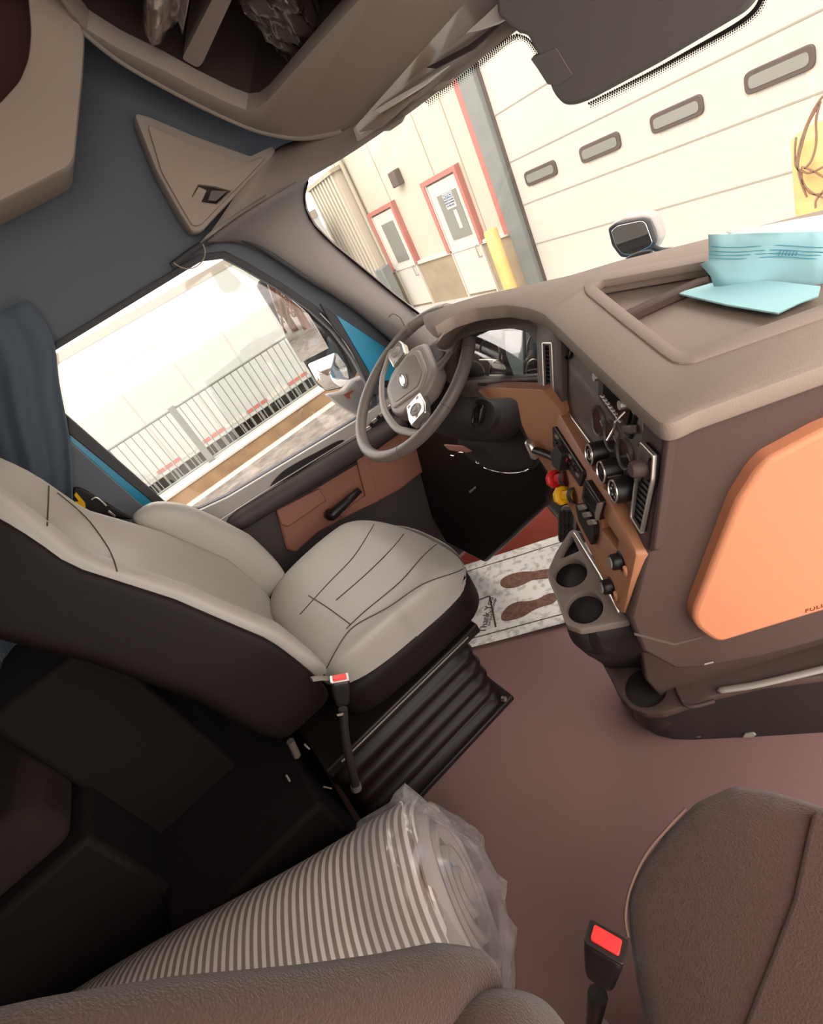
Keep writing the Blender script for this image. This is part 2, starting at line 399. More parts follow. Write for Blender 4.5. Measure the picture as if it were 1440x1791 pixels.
# ---------------- frit print on the windscreen
def dots(name, path, inward, rows_n, step, r0):
    bm = bmesh.new(); P = crom(path, 12); acc = 0; pts = []
    L = [0]
    for a, b in zip(P, P[1:]): L.append(L[-1] + (b-a).length)
    tot = L[-1]
    for rI in range(rows_n):
        d = (0.5*step if rI % 2 else 0)
        while d < tot:
            j = max(i for i in range(len(L)) if L[i] <= d); j = min(j, len(P)-2)
            t = (P[j+1]-P[j]).normalized(); q = P[j] + t*(d-L[j]); nrm = Vector((t.y, -t.x))*inward
            c = WSP.hit(q + nrm*(rI*step*0.8 + 1), 0.0045)
            rad = r0*(1 - rI/(rows_n+0.5))
            vs = [bm.verts.new(c + WSP.u*rad*math.cos(k*math.pi/3) + WSP.v*rad*math.sin(k*math.pi/3)) for k in range(6)]
            bm.faces.new(vs); d += step
    me = bpy.data.meshes.new(name); bm.to_mesh(me); bm.free(); return link(name, me, M_BLKM, g, False)
dots('frit_dots', [(536, 320), (530, 342), (532, 368), (549, 398), (582, 430), (640, 477), (690, 518), (735, 552)], -1, 3, 4.2, 0.0026)
dots('frit_dots', [(745, 178), (770, 160), (800, 137), (850, 98), (885, 68), (905, 60)], -1, 4, 4.4, 0.0021)
dots('frit_dots', [(905, 60), (925, 68), (945, 95)], -1, 3, 4.4, 0.0020)
dots('frit_dots', [(1030, 180), (1090, 150), (1150, 119), (1220, 80), (1290, 40), (1322, 12), (1335, -20)], -1, 4, 4.6, 0.0021)
slab('frit_band', [(538, 316), (528, 338), (529, 370), (547, 401), (580, 432), (640, 481), (690, 521), (737, 555), (735, 549), (690, 515), (641, 474), (582, 426), (550, 394), (535, 366), (533, 342), (540, 320)], WSP, 0.001, M_BLKM, g, 0.0048, 0)

sc = thing('sensor_cover', 'dark grey rounded sensor cover at the top centre of the windscreen', 'sensor cover', WSP.hit((1050, 90)))
COV = rnd([(905, 62), (921, 66), (948, 118), (966, 168), (985, 188), (1006, 188), (1033, 178), (1150, 116), (1300, 28), (1318, 8), (1350, -60), (1000, -120), (860, -60), (868, 30)], [3, 6, 20, 14, 10, 10, 10, 20, 12, 12, 0, 0, 0, 8], 5)
M_COV = mat('sensor_cover_grey', '#6e6765', 0.6, bump=0.1)
slab('cover_shell', COV, WSP, 0.03, M_COV, sc, 0.036, 0.010, 3)
slab('cover_step', rnd([(928, 103), (972, 84), (1002, 132), (975, 150), (958, 148), (940, 120)], 3), WSP, 0.008, mat('cover_step_grey', '#716a68', 0.6), sc, 0.0375, 0.002)
# ---------------- overhead shelf
ov = thing('overhead_shelf', 'taupe overhead storage shelf with deep open cubby above the windscreen', 'shelf', QP.hit((545, 200)))
HOLE = [(96, -60), (112, 0), (150, 48), (205, 82), (280, 118), (340, 150), (400, 179), (432, 191), (452, 189), (470, 176), (560, 76), (660, -32), (690, -60)]
OUT = [(60, -62), (92, -30), (140, 48), (200, 97), (260, 134), (330, 172), (400, 206), (450, 226), (500, 237), (545, 238), (600, 227), (640, 203), (720, 132), (800, 69), (905, -20), (950, -62)]
plate('shelf_face', OUT, [HOLE], QP, 0.03, M_OVER, ov, 0.0, 0.004)
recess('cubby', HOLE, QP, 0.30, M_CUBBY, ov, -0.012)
tube('shelf_lip', [QP.hit(p, 0.0) for p in crom(OUT[2:11], 3)], 0.009, M_OVER, ov)
slab('divider', rnd([(318, 103), (345, 119), (354, 112), (410, -10), (376, -10)], 6), QP, 0.20, M_OVER, ov, -0.03, 0.006)
# more of the shelf, out of the photograph's top edge
tp = QP.hit((690, -60)); 
xq = QP.hit((905, -40)).x
slab3('shelf_end', [Vector((xq, 0.752, 1.481)), Vector((1.04, 0.752, 1.481)), Vector((1.04, 0.33, 1.903)), Vector((xq, 0.33, 1.903))], QP.n, 0.03, M_OVER, ov, 0.004)
box('shelf_fascia', (-0.97, 0.30, 1.93), (1.04, 0.34, 2.10), M_OVER, ov, 0.004)
# things kept in the cubby
foil = mat('crumpled_foil', '#b9aca3', 0.25, metal=0.75, bump=1.0, bscale=30)
fr = [QP.hit(p, -0.03) for p in ((258, -30), (256, 46), (290, 57), (318, 60), (332, -30))]
rows = []
for j in range(9):
    t = j/8; row = []
    for i in range(8):
        s_ = i/7; a = QP.hit((252 + 6*t*0, -30 + 80*t), -0.035); b = QP.hit((338 - 18*t, -30 + 90*t), -0.035)
        row.append(a.lerp(b, s_) + QP.n*(random.uniform(-0.012, 0.012) + 0.02*math.sin(s_*6)))
    rows.append(row)
f1 = grid('foil_wrapper', rows, foil, None, 0.003); tag(f1, 'silver foil wrapper hanging in the overhead cubby', 'wrapper')
bagm = mat('dark_shiny_plastic_bag', '#4b403c', 0.16, spec=0.9, bump=1.0, bscale=35)
bc = QP.hit((505, 30), -0.075)
def crump(q, w):
    return w + Vector((math.sin(q.y*9+q.z*5), math.sin(q.x*8-q.z*6), math.sin(q.x*7+q.y*9)))*0.006 + Vector((random.uniform(-1, 1), random.uniform(-1, 1), random.uniform(-1, 1)))*0.003
Rq = Matrix((QP.u, QP.v, QP.n)).transposed()
def bagfn(q, w):
    l = Vector((q.x*0.062, q.y*0.085, q.z*0.03)); r = Matrix.Rotation(math.radians(-32), 3, 'Z')
    return bc + Rq @ (r @ l) + (crump(q, Vector((0, 0, 0))))
b1 = softbox('plastic_bag', (0, 0, 0), (1, 1, 1), bagm, None, 6, 14, bagfn); tag(b1, 'crumpled clear plastic bag lying in the overhead cubby beyond the divider', 'bag')

# ---------------- side trim with storage hatch above the door
hp = PX(-0.93)
hb = thing('side_storage', 'grey corner storage compartment with a recessed latch above the driver door', 'cabinet', hp.hit((350, 330)))
LT = rnd([(332, 345), (345, 320), (376, 324), (408, 333), (380, 361), (355, 358)], 4)
LTp = [(p.x, p.y) for p in LT]
plate('hatch_door', rnd([(240, 204), (262, 210), (340, 243), (438, 278), (476, 260), (478, 266), (352, 400), (338, 402), (318, 372), (278, 300)], 4), [LTp], hp, 0.05, M_OVER, hb, 0.0, 0.006)
plate('hatch_panel', rnd([(262, 222), (340, 255), (436, 287), (462, 276), (350, 391), (338, 393), (322, 366), (285, 300)], 5), [LTp], hp, 0.014, M_BEIGE, hb, 0.012, 0.004)
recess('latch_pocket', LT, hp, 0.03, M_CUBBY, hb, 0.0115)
slab('latch', rnd([(336, 346), (348, 326), (362, 333), (352, 354)], 3), hp, 0.01, M_BEIGE, hb, 0.015, 0.002)
slab('latch', rnd([(370, 333), (398, 334), (378, 352), (364, 350)], 2), hp, 0.008, M_HEAD, hb, 0.014, 0.002)

# ---------------- rear side cabinet, beige frame round a dark opening
cp2 = PX(-0.78)
rc = thing('side_cabinet', 'beige framed upper cabinet with rounded dark opening behind the driver', 'cabinet', cp2.hit((60, 200)))
H2 = [(-70, -80), (50, -80), (56, 0), (61, 60), (56, 108), (40, 148), (0, 192), (-70, 232)]
O2 = [(-110, -110), (88, -110), (104, -10), (136, 48), (142, 62), (139, 120), (124, 272), (116, 287), (60, 316), (0, 346), (-110, 400)]
plate('cabinet_frame', rnd(O2, 6), [rnd(H2, 14)], cp2, 0.03, M_BEIGE, rc, 0.0, 0.006)
loft('cabinet_body', [[cp2.hit(p, -0.02) for p in rnd(O2, 6)], [cp2.hit(p, -0.02) + Vector((-0.19, 0, 0)) for p in rnd(O2, 6)]], M_BEIGE, rc, 0, False)
recess('cabinet_recess', rnd(H2, 14), cp2, 0.12, mat('dark_curtain_brown', '#4b2f29', 0.9), rc, -0.02)

# ================================================================== DRIVER DOOR
DP = PX(-0.965)
dr = thing('door_1', 'driver door with grey ledge, brown insert and black pull handle', 'door', (-0.97, 0.25, 0.3), None, 'structure')
slab('door_lower', [(290, 905), (330, 935), (640, 738), (700, 690), (760, 720), (900, 900), (900, 1100), (400, 1250), (250, 1100)], PX(-0.975), 0.02, M_DARKW, dr, 0, 0.004)
ring_o = offset(WIN, 9); ring_i = offset(WIN, 0.5)
plate('window_seal', [(p.x, p.y) for p in ring_o], [[(p.x, p.y) for p in ring_i]], PX(-0.985), 0.012, M_SEAL, dr, 0.0, 0.003)
tube('chrome_bead', [PX(-0.975).hit(p) for p in crom([(560, 548), (590, 580), (618, 622), (636, 655), (652, 690)], 4)], 0.0022, M_SILVER, dr)
LEDGE = [(296, 888), (316, 896), (350, 893), (400, 870), (632, 731), (690, 690), (706, 703), (640, 770), (385, 922), (360, 935), (338, 932), (305, 912)]
slab('ledge', rnd(LEDGE, 5), DP, 0.03, M_GREYP, dr, 0.0, 0.006)
slab('grab_slot', crom([(475, 852), (482, 838), (505, 818), (560, 788), (590, 772), (602, 770), (598, 777), (560, 802), (520, 828)], 3, True), DP, 0.006, M_BLACK, dr, 0.004, 0.001)
tube('sill_line', [DP.hit(p, 0.004) for p in [(378, 914), (480, 848), (620, 762), (700, 712)]], 0.0022, M_SILVER, dr)
ARM = [(378, 917), (640, 756), (700, 718), (712, 738), (650, 784), (520, 868), (440, 918), (408, 928), (386, 926)]
am = [DP.hit(p) for p in ARM]
a0, a1 = DP.hit((396, 922)), DP.hit((705, 733))
bm = bmesh.new(); tube_bm(bm, [a0.lerp(a1, t) + Vector((0.012, 0, 0)) for t in (0, 0.03, 0.08, 0.5, 0.95, 1)], [0.012, 0.026, 0.032, 0.034, 0.034, 0.02], 14)
finish(bm, 'armrest', M_DARKW, dr, True, 0)
INS = [(484, 892), (560, 848), (624, 806), (700, 752), (724, 768), (748, 820), (700, 858), (664, 877), (560, 930), (518, 968), (502, 962)]
slab('door_insert', rnd(INS, 5), DP, 0.03, M_BROWN, dr, 0.006, 0.008)
slab('insert_step', rnd([(484, 893), (560, 855), (572, 876), (505, 922), (492, 918)], 3), DP, 0.015, M_BROWN, dr, 0.018, 0.007)
slab('insert_step', rnd([(623, 800), (642, 792), (660, 866), (664, 876), (600, 905), (592, 900), (640, 868)], 3), DP, 0.015, M_BROWN, dr, 0.016, 0.007)
hd0 = DP.hit((582, 900), 0.055); hd1 = DP.hit((629, 857), 0.055)
bm = bmesh.new(); tube_bm(bm, [hd0 + (hd0-hd1)*0.12, hd0, hd0.lerp(hd1, 0.5), hd1], [0.016, 0.019, 0.015, 0.012], 12)
tube_bm(bm, [DP.hit((577, 900), 0.01), DP.hit((580, 901), 0.055)], [0.022, 0.017], 12); finish(bm, 'pull_handle', M_BLACK, dr, True, 0)
slab('pocket_line', [(483, 890), (625, 806), (700, 751), (702, 756), (627, 811), (486, 895)], DP, 0.006, M_BLKM, dr, 0.012, 0.001)
lathe('lock_knob', [(0, 0.02), (0.008, 0.02), (0.009, 0.0), (0.014, -0.004)], frame(DP.hit((331, 916), 0.008), (0, 1, 0), (0, 0, 1)), M_BLACK, dr, 14)
# window switches on the ledge behind the wheel
sw = slab('switch_plate', [(646, 744), (690, 700), (704, 706), (660, 752)], DP, 0.008, M_BLACK, dr, 0.008, 0.002)
for q in ((655, 738), (668, 726), (681, 714), (692, 706)):
    slab('window_switch', [(q[0]-5, q[1]-1), (q[0]+3, q[1]-8), (q[0]+7, q[1]-4), (q[0]-1, q[1]+4)], DP, 0.008, M_SILVER, dr, 0.016, 0.002)

# painted jamb and body seen past the door
bj = thing('body_side', 'bright blue painted body panels showing past the door frame', 'truck body', (-0.99, 0.3, 0.9))
slab('door_jamb', [(121, 757), (128, 757), (290, 893), (284, 913), (276, 908), (121, 771)], PX(-0.984), 0.006, M_BLUEP, bj, 0, 0.002)
slab('jamb_moulding', [(122, 772), (276, 908), (268, 906), (123, 790)], PX(-0.980), 0.008, M_GREYP, bj, 0, 0.003)
slab('jamb_seal', [(118, 729), (290, 880), (300, 900), (288, 896), (118, 757)], PX(-0.978), 0.010, M_SEAL, bj, 0, 0.003)
slab('quarter_panel', [(588, 550), (628, 576), (700, 625), (690, 665), (655, 668), (640, 640)], PX(-0.968), 0.006, M_BLUEP, bj, 0, 0.002)
slab('quarter_seal', [(560, 530), (590, 553), (640, 640), (668, 690), (652, 690), (612, 606), (585, 575)], PX(-0.966), 0.012, M_SEAL, bj, 0, 0.003)
box('sleeper_side', (-1.30, -2.9, -0.5), (-1.10, -0.95, 2.2), M_BLUEP, bj, 0.05)
box('hood_side', (-1.0, 1.3, -0.3), (-0.8, 1.9, 0.4), M_BLUEP, bj, 0.05)
# lower B pillar trim
bp_ = slab('pillar_trim', [(120, 772), (268, 902), (345, 945), (300, 1010), (150, 1010), (60, 900), (100, 760)], PX(-0.972), 0.008, M_WALLB, None, 0, 0.003)
bp_.name = 'trim_3'; tag(bp_, kind='structure')
bt = thing('seat_belt_anchor', 'dark seat belt loop with yellow tag on the pillar behind the driver seat', 'seat belt', (-0.95, -0.1, 0.9))
slab('belt_cover', crom([(127, 868), (130, 852), (150, 858), (168, 870), (190, 882), (215, 898), (232, 908), (200, 905), (150, 895), (128, 890)], 2, True), PX(-0.955), 0.015, M_BLACK, bt, 0, 0.004)
slab('yellow_tag', [(129, 866), (133, 861), (149, 880), (150, 888), (128, 888), (128, 878), (138, 877)], PX(-0.945), 0.004, M_YEL, bt, 0, 0.001)
tube('belt_guide', [PX(-0.94).hit(p) for p in crom([(160, 874), (168, 870), (178, 877), (186, 885)], 4)], 0.003, M_SILVER, bt)
slab('white_clip', [(190, 892), (203, 902), (201, 905), (188, 896)], PX(-0.94), 0.003, M_SILVER, bt, 0, 0.001)
# thin cord at the top of the window
cd = tube('hanging_cord', [PX(-0.93).hit(p) for p in crom([(355, 427), (359, 440), (355, 455), (342, 467), (325, 470), (310, 464), (304, 459)], 5)], 0.0016, M_BEIGE)
tag(cd, 'thin loop of cord hanging at the top front corner of the side window', 'cord')

# ---------------- curtain
rows = []
for j in range(22):
    t = j/21; row = []
    z = 1.46 - 0.80*t
    EG = [PX(-0.92).hit(p) for p in ((80, 560), (97, 600), (100, 660), (112, 720), (120, 760), (125, 820), (127, 890), (128, 990), (128, 1100))]
    ye = EG[-1].y
    for e_a, e_b in zip(EG, EG[1:]):
        if e_a.z >= z >= e_b.z: ye = e_a.y + (e_b.y-e_a.y)*(e_a.z-z)/(e_a.z-e_b.z); break
    if z > EG[0].z: ye = EG[0].y
    for i in range(60):
        s_ = i/59; y = -0.75 + s_*(ye + 0.75)
        amp = 0.018*(0.5 + 0.6*t)
        x = -0.935 + amp*math.sin(s_*31 + 1.2*math.sin(t*2.6)) + 0.008*math.sin(s_*67 + t*5)
        row.append(Vector((x, y, z)))
    rows.append(row)
ct = grid('curtain', rows, M_CURT, None, 0.004, 1, 0); tag(ct, 'slate blue cloth curtain gathered in folds behind the side window', 'curtain')
tb = tube('curtain_rail', [Vector((-0.955, -1.2, 1.475)), Vector((-0.955, -0.16, 1.475))], 0.008, M_SEAL); tag(tb, 'slim dark rail carrying the blue curtain along the wall', 'rail')

# ---------------- door mirror
MN = Vector((0.50, -0.86, 0.0)).normalized()
mo = PX(-1.27).hit((530, 600)); MP = Plane(mo, MN)
mr = thing('door_mirror', 'tall black framed side mirror outside the driver window', 'mirror', mo)
HOUS = [(446, 500), (452, 490), (462, 489), (500, 512), (545, 545), (592, 600), (614, 650), (612, 668), (600, 680), (572, 686), (556, 676), (530, 635), (490, 570), (458, 520)]
slab('housing', rnd(HOUS, 6), MP, 0.07, M_BLKM, mr, -0.006, 0.01)
slab('flat_glass', [(466, 494), (500, 517), (540, 550), (570, 600), (575, 609), (527, 634), (500, 590)], MP, 0.004, M_MIRR, mr, 0.002, 0.001)
bm = bmesh.new(); cvx = [MP.hit(p, 0.002) for p in rnd([(538, 637), (588, 616), (606, 640), (611, 664), (598, 677), (571, 683), (556, 670)], 5)]
cc = sum(cvx, Vector())/len(cvx); R_ = 14; V = []
for k in range(R_+1):
    t = k/R_; V.append([bm.verts.new(cc.lerp(p, t) + MN*0.018*(1-t*t)) for p in cvx] if k else [bm.verts.new(cc + MN*0.018)])
for A, B in zip(V, V[1:]):
    n_ = len(B)
    for i in range(n_):
        bm.faces.new((A[0], B[i], B[(i+1) % n_]) if len(A) == 1 else (A[i], B[i], B[(i+1) % n_], A[(i+1) % n_]))
finish(bm, 'convex_glass', M_MIRR, mr, True, 0)
slab('mirror_arm', [(574, 690), (602, 684), (617, 665), (650, 652), (690, 700), (640, 735), (600, 712)], PX(-1.08), 0.05, M_GREYP, mr, 0, 0.01)
slab('warning_sticker', [(601, 690), (618, 682), (617, 687), (612, 690), (613, 697), (608, 697), (604, 693)], PX(-1.08), 0.001, mat('faded_red_print', '#b0503f', 0.6), mr, 0.002, 0)

# ================================================================== DASHBOARD
CN = Vector((0.302, 0.44, 0.94))
SP = face_plane(CN, -31.4, -16)           # driver-facing centre stack
TOPN = Vector((0.156, -0.0355, 1.0)); TP = Plane((-0.035, 0.646, 1.0), TOPN)
_e = TP.hit((1440, 641)) - TP.hit((1215, 723))
PP = face_plane(TP.hit((1165, 743)) - Vector((0.006, 0.0, 0)), math.degrees(math.atan2(_e.y, _e.x)), 5)   # face turned to the passenger

CLP = Plane((-0.35, 0.72, 0.87), (0.0, -1.0, 0.22))  # instrument face
db = thing('dashboard', 'taupe wraparound dashboard with instrument cluster and angled centre stack', 'dashboard', (0.0, 0.7, 0.6))
# top pad with a sunken tray
PAD = [(742, 556), (800, 534), (840, 522), (883, 513), (1000, 487), (1080, 463), (1215, 430), (1450, 372), (1640, 320), (1640, 560), (1440, 641), (1215, 723), (1180, 740), (1163, 743), (1148, 731), (1090, 677), (1040, 630), (990, 582), (957, 551), (930, 541), (890, 535), (835, 541), (790, 556), (760, 575)]
TRAY = rnd([(1034, 503), (1052, 492), (1215, 462), (1470, 415), (1560, 470), (1440, 542), (1210, 622), (1186, 623), (1165, 608), (1090, 549)], 7)
plate('top_pad', rnd(PAD, 8), [TRAY], TP, 0.016, M_DASH, db, 0.0, 0.006)
recess('tray', TRAY, TP, 0.022, M_DASH, db, -0.004, True, 0.985)
rim_o = offset(TRAY, 12); rim_i = TRAY
plate('tray_rim', [(p.x, p.y) for p in rim_o], [[(p[0], p[1]) for p in rim_i]], TP, 0.008, M_DASH, db, 0.006, 0.003)
slab('tray_step', [(1092, 548), (1095, 541), (1120, 530), (1215, 487), (1240, 480), (1240, 490), (1222, 494), (1130, 536), (1101, 551)], TP, 0.016, M_DASHD, db, -0.008, 0.003)
# skirt under the pad, towards driver and passenger
lip_d = [(957, 551), (990, 582), (1040, 630), (1090, 677), (1148, 731), (1163, 743)]
slab('pad_lip', [(948, 552), (958, 549), (1040, 626), (1148, 728), (1165, 741), (1215, 722), (1440, 640), (1640, 562), (1640, 570), (1440, 650), (1218, 731), (1166, 750), (1146, 738), (1038, 637)], Plane(TP.hit((1163, 743)), TP.n), 0.012, M_DASHD, db, -0.010, 0.004)
# centre stack
STK = [(984, 578), (1040, 632), (1090, 680), (1148, 734), (1166, 746), (1133, 965), (1108, 930), (1060, 865), (1020, 800), (978, 718), (976, 640)]
VH = offset(rnd([(1120, 773), (1143, 797), (1140, 840), (1121, 934), (1102, 905), (1109, 850)], 3), -3.0)
RV = ell((993, 607), 7, 22, 24, 4)
plate('centre_stack', STK, [[(p.x, p.y) for p in VH], RV], SP, 0.016, M_PANEL, db, -0.012, 0.003)
slab('stack_edge', [(1163, 747), (1171, 745), (1143, 962), (1134, 966)], SP, 0.012, M_DASHD, db, -0.004, 0.003)
VL = rnd([(948, 599), (966, 599), (970, 697), (956, 698), (951, 690)], 3)
plate('stack_pillar', rnd([(944, 556), (982, 580), (984, 716), (962, 712), (944, 690), (942, 600)], 4), [[(p.x, p.y) for p in offset(VL, -3.0)]], face_plane(SP.hit((984, 640)), -12, -14), 0.016, M_PANEL, db, 0.0, 0.003)
VP_ = face_plane(SP.hit((984, 640)), -12, -14)
def vent(px, pl, name='air_vent', nl=9, out=0.004):
    v = plate(name, px, [[(p.x, p.y) for p in offset(px, -4)]] if False else [[(p.x, p.y) for p in offset(px, -1.6)]], pl, 0.004, M_SILVER, db, out, 0.0006)
    inn = offset(px, -1.8); recess('vent_well', inn, pl, 0.03, M_BLACK, v, out)
    a, b, c, d = [pl.hit(p, out-0.002) for p in (inn[0], inn[len(inn)//4], inn[len(inn)//2], inn[3*len(inn)//4])]
    bm = bmesh.new(); P = [pl.hit(p, out-0.004) for p in inn]; us = [pl.uv(p) for p in P]; vmin = min(u[1] for u in us); vmax = max(u[1] for u in us)
    for i in range(1, nl):
        z = vmin + (vmax-vmin)*i/nl; xs = []
        for k in range(len(us)):
            (u0, v0), (u1, v1) = us[k-1], us[k]
            if (v0-z)*(v1-z) < 0: xs.append(u0 + (u1-u0)*(z-v0)/(v1-v0))
        if len(xs) >= 2: tube_bm(bm, [pl.xyz(min(xs), z, out-0.006), pl.xyz(max(xs), z, out-0.006)], 0.0022, 4)
    finish(bm, 'vent_louvre', M_BLKM, v, False)
    return v
vent(rnd([(948, 599), (966, 599), (970, 697), (956, 698), (951, 690)], 3), VP_, nl=14)
vent(rnd([(1120, 773), (1143, 797), (1140, 840), (1121, 934), (1102, 905), (1109, 850)], 3), SP, nl=14)
# recessed round vent on the upper left of the stack
vc = ell((993, 607), 7, 22, 24, 4)
recess('round_vent', vc, SP, 0.02, M_BLACK, db, -0.004)
plate('round_vent_rim', ell((992, 607), 8, 24, 24, 4), [ell((993, 607), 6, 21, 24, 4)], SP, 0.004, M_SILVER, db, -0.010, 0.0008)
slab('stack_groove', [(976, 625), (982, 626), (981, 712), (975, 710)], SP, 0.004, M_BLACK, db, -0.0095, 0.001)
slab('silver_strip', [(979, 711), (984, 708), (1034, 776), (1030, 784)], SP, 0.006, M_SILVER, db, -0.004, 0.0015)
# radio
rad = slab('radio', [(1047, 640), (1054, 645), (1113, 712), (1100, 770), (1080, 745), (1048, 700), (1045, 690)], SP, 0.012, M_BLACK, db, -0.004, 0.003)
slab('radio_screen', [(1056, 655), (1105, 709), (1096, 745), (1054, 697)], SP, 0.002, mat('radio_screen', '#141112', 0.12), rad, -0.0005, 0.0005)
slab('radio_bracket', [(1096, 706), (1101, 700), (1113, 712), (1108, 726)], SP, 0.004, M_SILVER, rad, 0.002, 0.001)
for i in range(8):
    t = i/7; q = (1051 + 31*t, 694 + 43*t)
    slab('radio_button', [(q[0]-2, q[1]-3), (q[0]+1.2, q[1]-1), (q[0]+2, q[1]+3.4), (q[0]-1, q[1]+1.2)], SP, 0.003, M_SILVER, rad, 0.002, 0.0005)
SU = SP.mat()
def spin(px, out): # frame on the stack surface, z towards the driver
    o = SP.hit(px, out); return Matrix.Translation(o) @ SP.mat().to_3x3().to_4x4()
lathe('radio_dial', [(0, 0.012), (0.006, 0.012), (0.007, 0.0)], spin((1053, 657), 0.0), M_SILVER, rad, 16)
lathe('radio_dial', [(0, 0.012), (0.006, 0.012), (0.007, 0.0)], spin((1099, 706), 0.0), M_SILVER, rad, 16)
bm = bmesh.new(); q0 = SP.hit((1093, 720), 0.012)
tube_bm(bm, crom([q0, q0 + Vector((-0.01, -0.01, -0.01)), q0 + Vector((-0.02, -0.004, -0.024)), q0 + Vector((-0.03, -0.012, -0.04))], 4), 0.0014, 6); finish(bm, 'loose_cable', M_SILVER, rad)
# gauges
glassy = mat('gauge_face', '#2b2422', 0.15, spec=0.8)
for q in ((1050, 735), (1073, 762), (1097, 793)):
    gz = lathe('gauge', [(0.0, 0.003), (0.0205, 0.003), (0.0212, 0.006), (0.0228, 0.0068), (0.0240, 0.005), (0.0245, -0.002)], spin(q, -0.010), M_PANEL, db, 32)
    lathe('gauge_glass', [(0.0, 0.0040), (0.020, 0.0040), (0.0205, 0.003)], spin(q, -0.010), glassy, gz, 28)
    o = SP.hit(q, -0.004); tube('needle', [o, o + SP.u*0.010 - SP.v*0.006], 0.0010, M_SILVER, gz, 5)
KS = lambda q: spin(q, 0.016) @ Matrix.Diagonal((0.84, 0.84, 1, 1)) @ Matrix.Translation((0, 0, -0.036))
# climate knobs
for q, kind in (((1031, 795), 0), ((1052, 826), 1), ((1073, 859), 2)):
    kb = lathe('climate_knob', [(0.0, 0.034), (0.0165, 0.034), (0.0175, 0.036), (0.0205, 0.036), (0.0220, 0.033), (0.0225, 0.0)], KS(q), M_BLACK, db, 32)
    lathe('knob_ring', [(0.0175, 0.0362), (0.0180, 0.0378), (0.0200, 0.0376), (0.0206, 0.0362)], KS(q), M_SILVER, kb, 32)
    lathe('knob_face', [(0.0, 0.0355), (0.012, 0.0352), (0.0165, 0.0345)], KS(q), glassy, kb, 24)
    if kind == 1:
        o = SP.hit(q, 0.016); tube('pointer', [o + SP.u*0.0180 - SP.n*0.002, o + SP.u*0.0190 - SP.n*0.022], 0.0016, M_SILVER, kb, 5)
    if kind == 0:
        lathe('inner_ring', [(0.009, 0.0356), (0.0096, 0.0368), (0.0106, 0.0368), (0.011, 0.0356)], KS(q), M_SILVER, kb, 24)
    if kind == 2:
        for k in range(6):
            a = k*math.pi/3; lathe('knob_symbol', [(0, 0.0362), (0.0022, 0.0362), (0.0024, 0.035)], KS(q) @ Matrix.Translation((0.0105*math.cos(a), 0.0105*math.sin(a), 0)), M_SILVER, kb, 8)
lathe('power_ring', [(0.0105, -0.001), (0.0108, 0.003), (0.0125, 0.003), (0.013, -0.001)], spin((1136, 749), -0.010), M_SILVER, db, 28)
lathe('power_socket', [(0.0, 0.0), (0.0105, 0.0)], spin((1136, 749), -0.010), M_BLACK, db, 24)
rk = lathe('rotary_knob', [(0.0, 0.020), (0.009, 0.020), (0.011, 0.016), (0.012, 0.003), (0.016, 0.002), (0.017, -0.004)], spin((1131, 817), 0.0), M_DASHD, db, 20)
slab('socket_block', [(1086, 744), (1104, 744), (1105, 760), (1088, 756)], SP, 0.008, M_PANEL, db, 0.0, 0.002)

# ---------------- instrument cluster and hood
HOOD_O = [(770, 590), (790, 568), (838, 549), (890, 540), (930, 545), (958, 560), (984, 590), (984, 716), (950, 690), (820, 692), (770, 690)]
HOOD_I = [(790, 618), (800, 592), (845, 576), (895, 571), (925, 577), (942, 600), (945, 661), (838, 666), (800, 668), (790, 660)]
plate('cluster_surround', rnd(HOOD_O, 6), [rnd(HOOD_I, 6)], CLP, 0.02, M_PANEL, db, 0.03, 0.004)
recess('cluster_well', rnd(HOOD_I, 6), CLP, 0.03, M_PANEL, db, 0.03)
hoodr = []
ho = [(758, 600), (775, 570), (800, 552), (840, 541), (890, 534), (930, 541), (960, 556), (990, 584)]
hi = [(775, 612), (790, 584), (812, 568), (845, 557), (893, 550), (925, 556), (948, 575), (972, 612)]
for a, b in zip(ho, hi): 
    A_ = TP.hit(a, -0.012); B_ = CLP.hit(b, 0.035); hoodr.append([A_ + Vector((0, 0.02, 0.0)), A_, A_.lerp(B_, 0.4) + Vector((0, -0.004, -0.002)), B_, B_ + Vector((0, 0.03, -0.005))])
grid('instrument_hood', hoodr, M_DASH, db, 0.004, 1, 1)
cluster = slab('cluster_face', rnd(HOOD_I, 6), CLP, 0.01, mat('cluster_black', '#3a3431', 0.12, spec=0.9), db, 0.003, 0)
for c, a, b, ra in (((856, 620), 18, 29, 0), ((940, 613), 18, 32, 0), ((870, 650), 14, 20, 0), ((934, 648), 13, 20, 0), ((826, 655), 22, 24, 0)):
    pts = [CLP.hit(p, 0.005) for p in ell(c, a, b, 40)]
    pts = [p for p, q in zip(pts, ell(c, a, b, 40)) if q[1] < c[1]+b*0.35 and q[0] < 944]
    if len(pts) > 4: tube('gauge_arc', sorted(pts, key=lambda p: p.x) if False else pts, 0.0016, M_SILVER, cluster, 5)
slab('cluster_screen', [(882, 579), (914, 577), (915, 660), (901, 662), (885, 620)], CLP, 0.003, mat('lcd_screen', '#b9cfcf', 0.15, spec=0.8), cluster, 0.008, 0.001)
slab('screen_bezel', [(878, 575), (918, 573), (919, 664), (880, 664)], CLP, 0.002, M_BLACK, cluster, 0.0055, 0.001)
slab('cluster_base', [(834, 668), (945, 663), (945, 672), (835, 677)], CLP, 0.02, M_DASHD, db, 0.034, 0.002)
gc = bpy.data.materials.new('cluster_lens')
slab('cluster_lens', rnd(HOOD_I, 6), CLP, 0.001, thin_glass('cluster_lens_glass', refl=0.12), db, 0.018, 0)

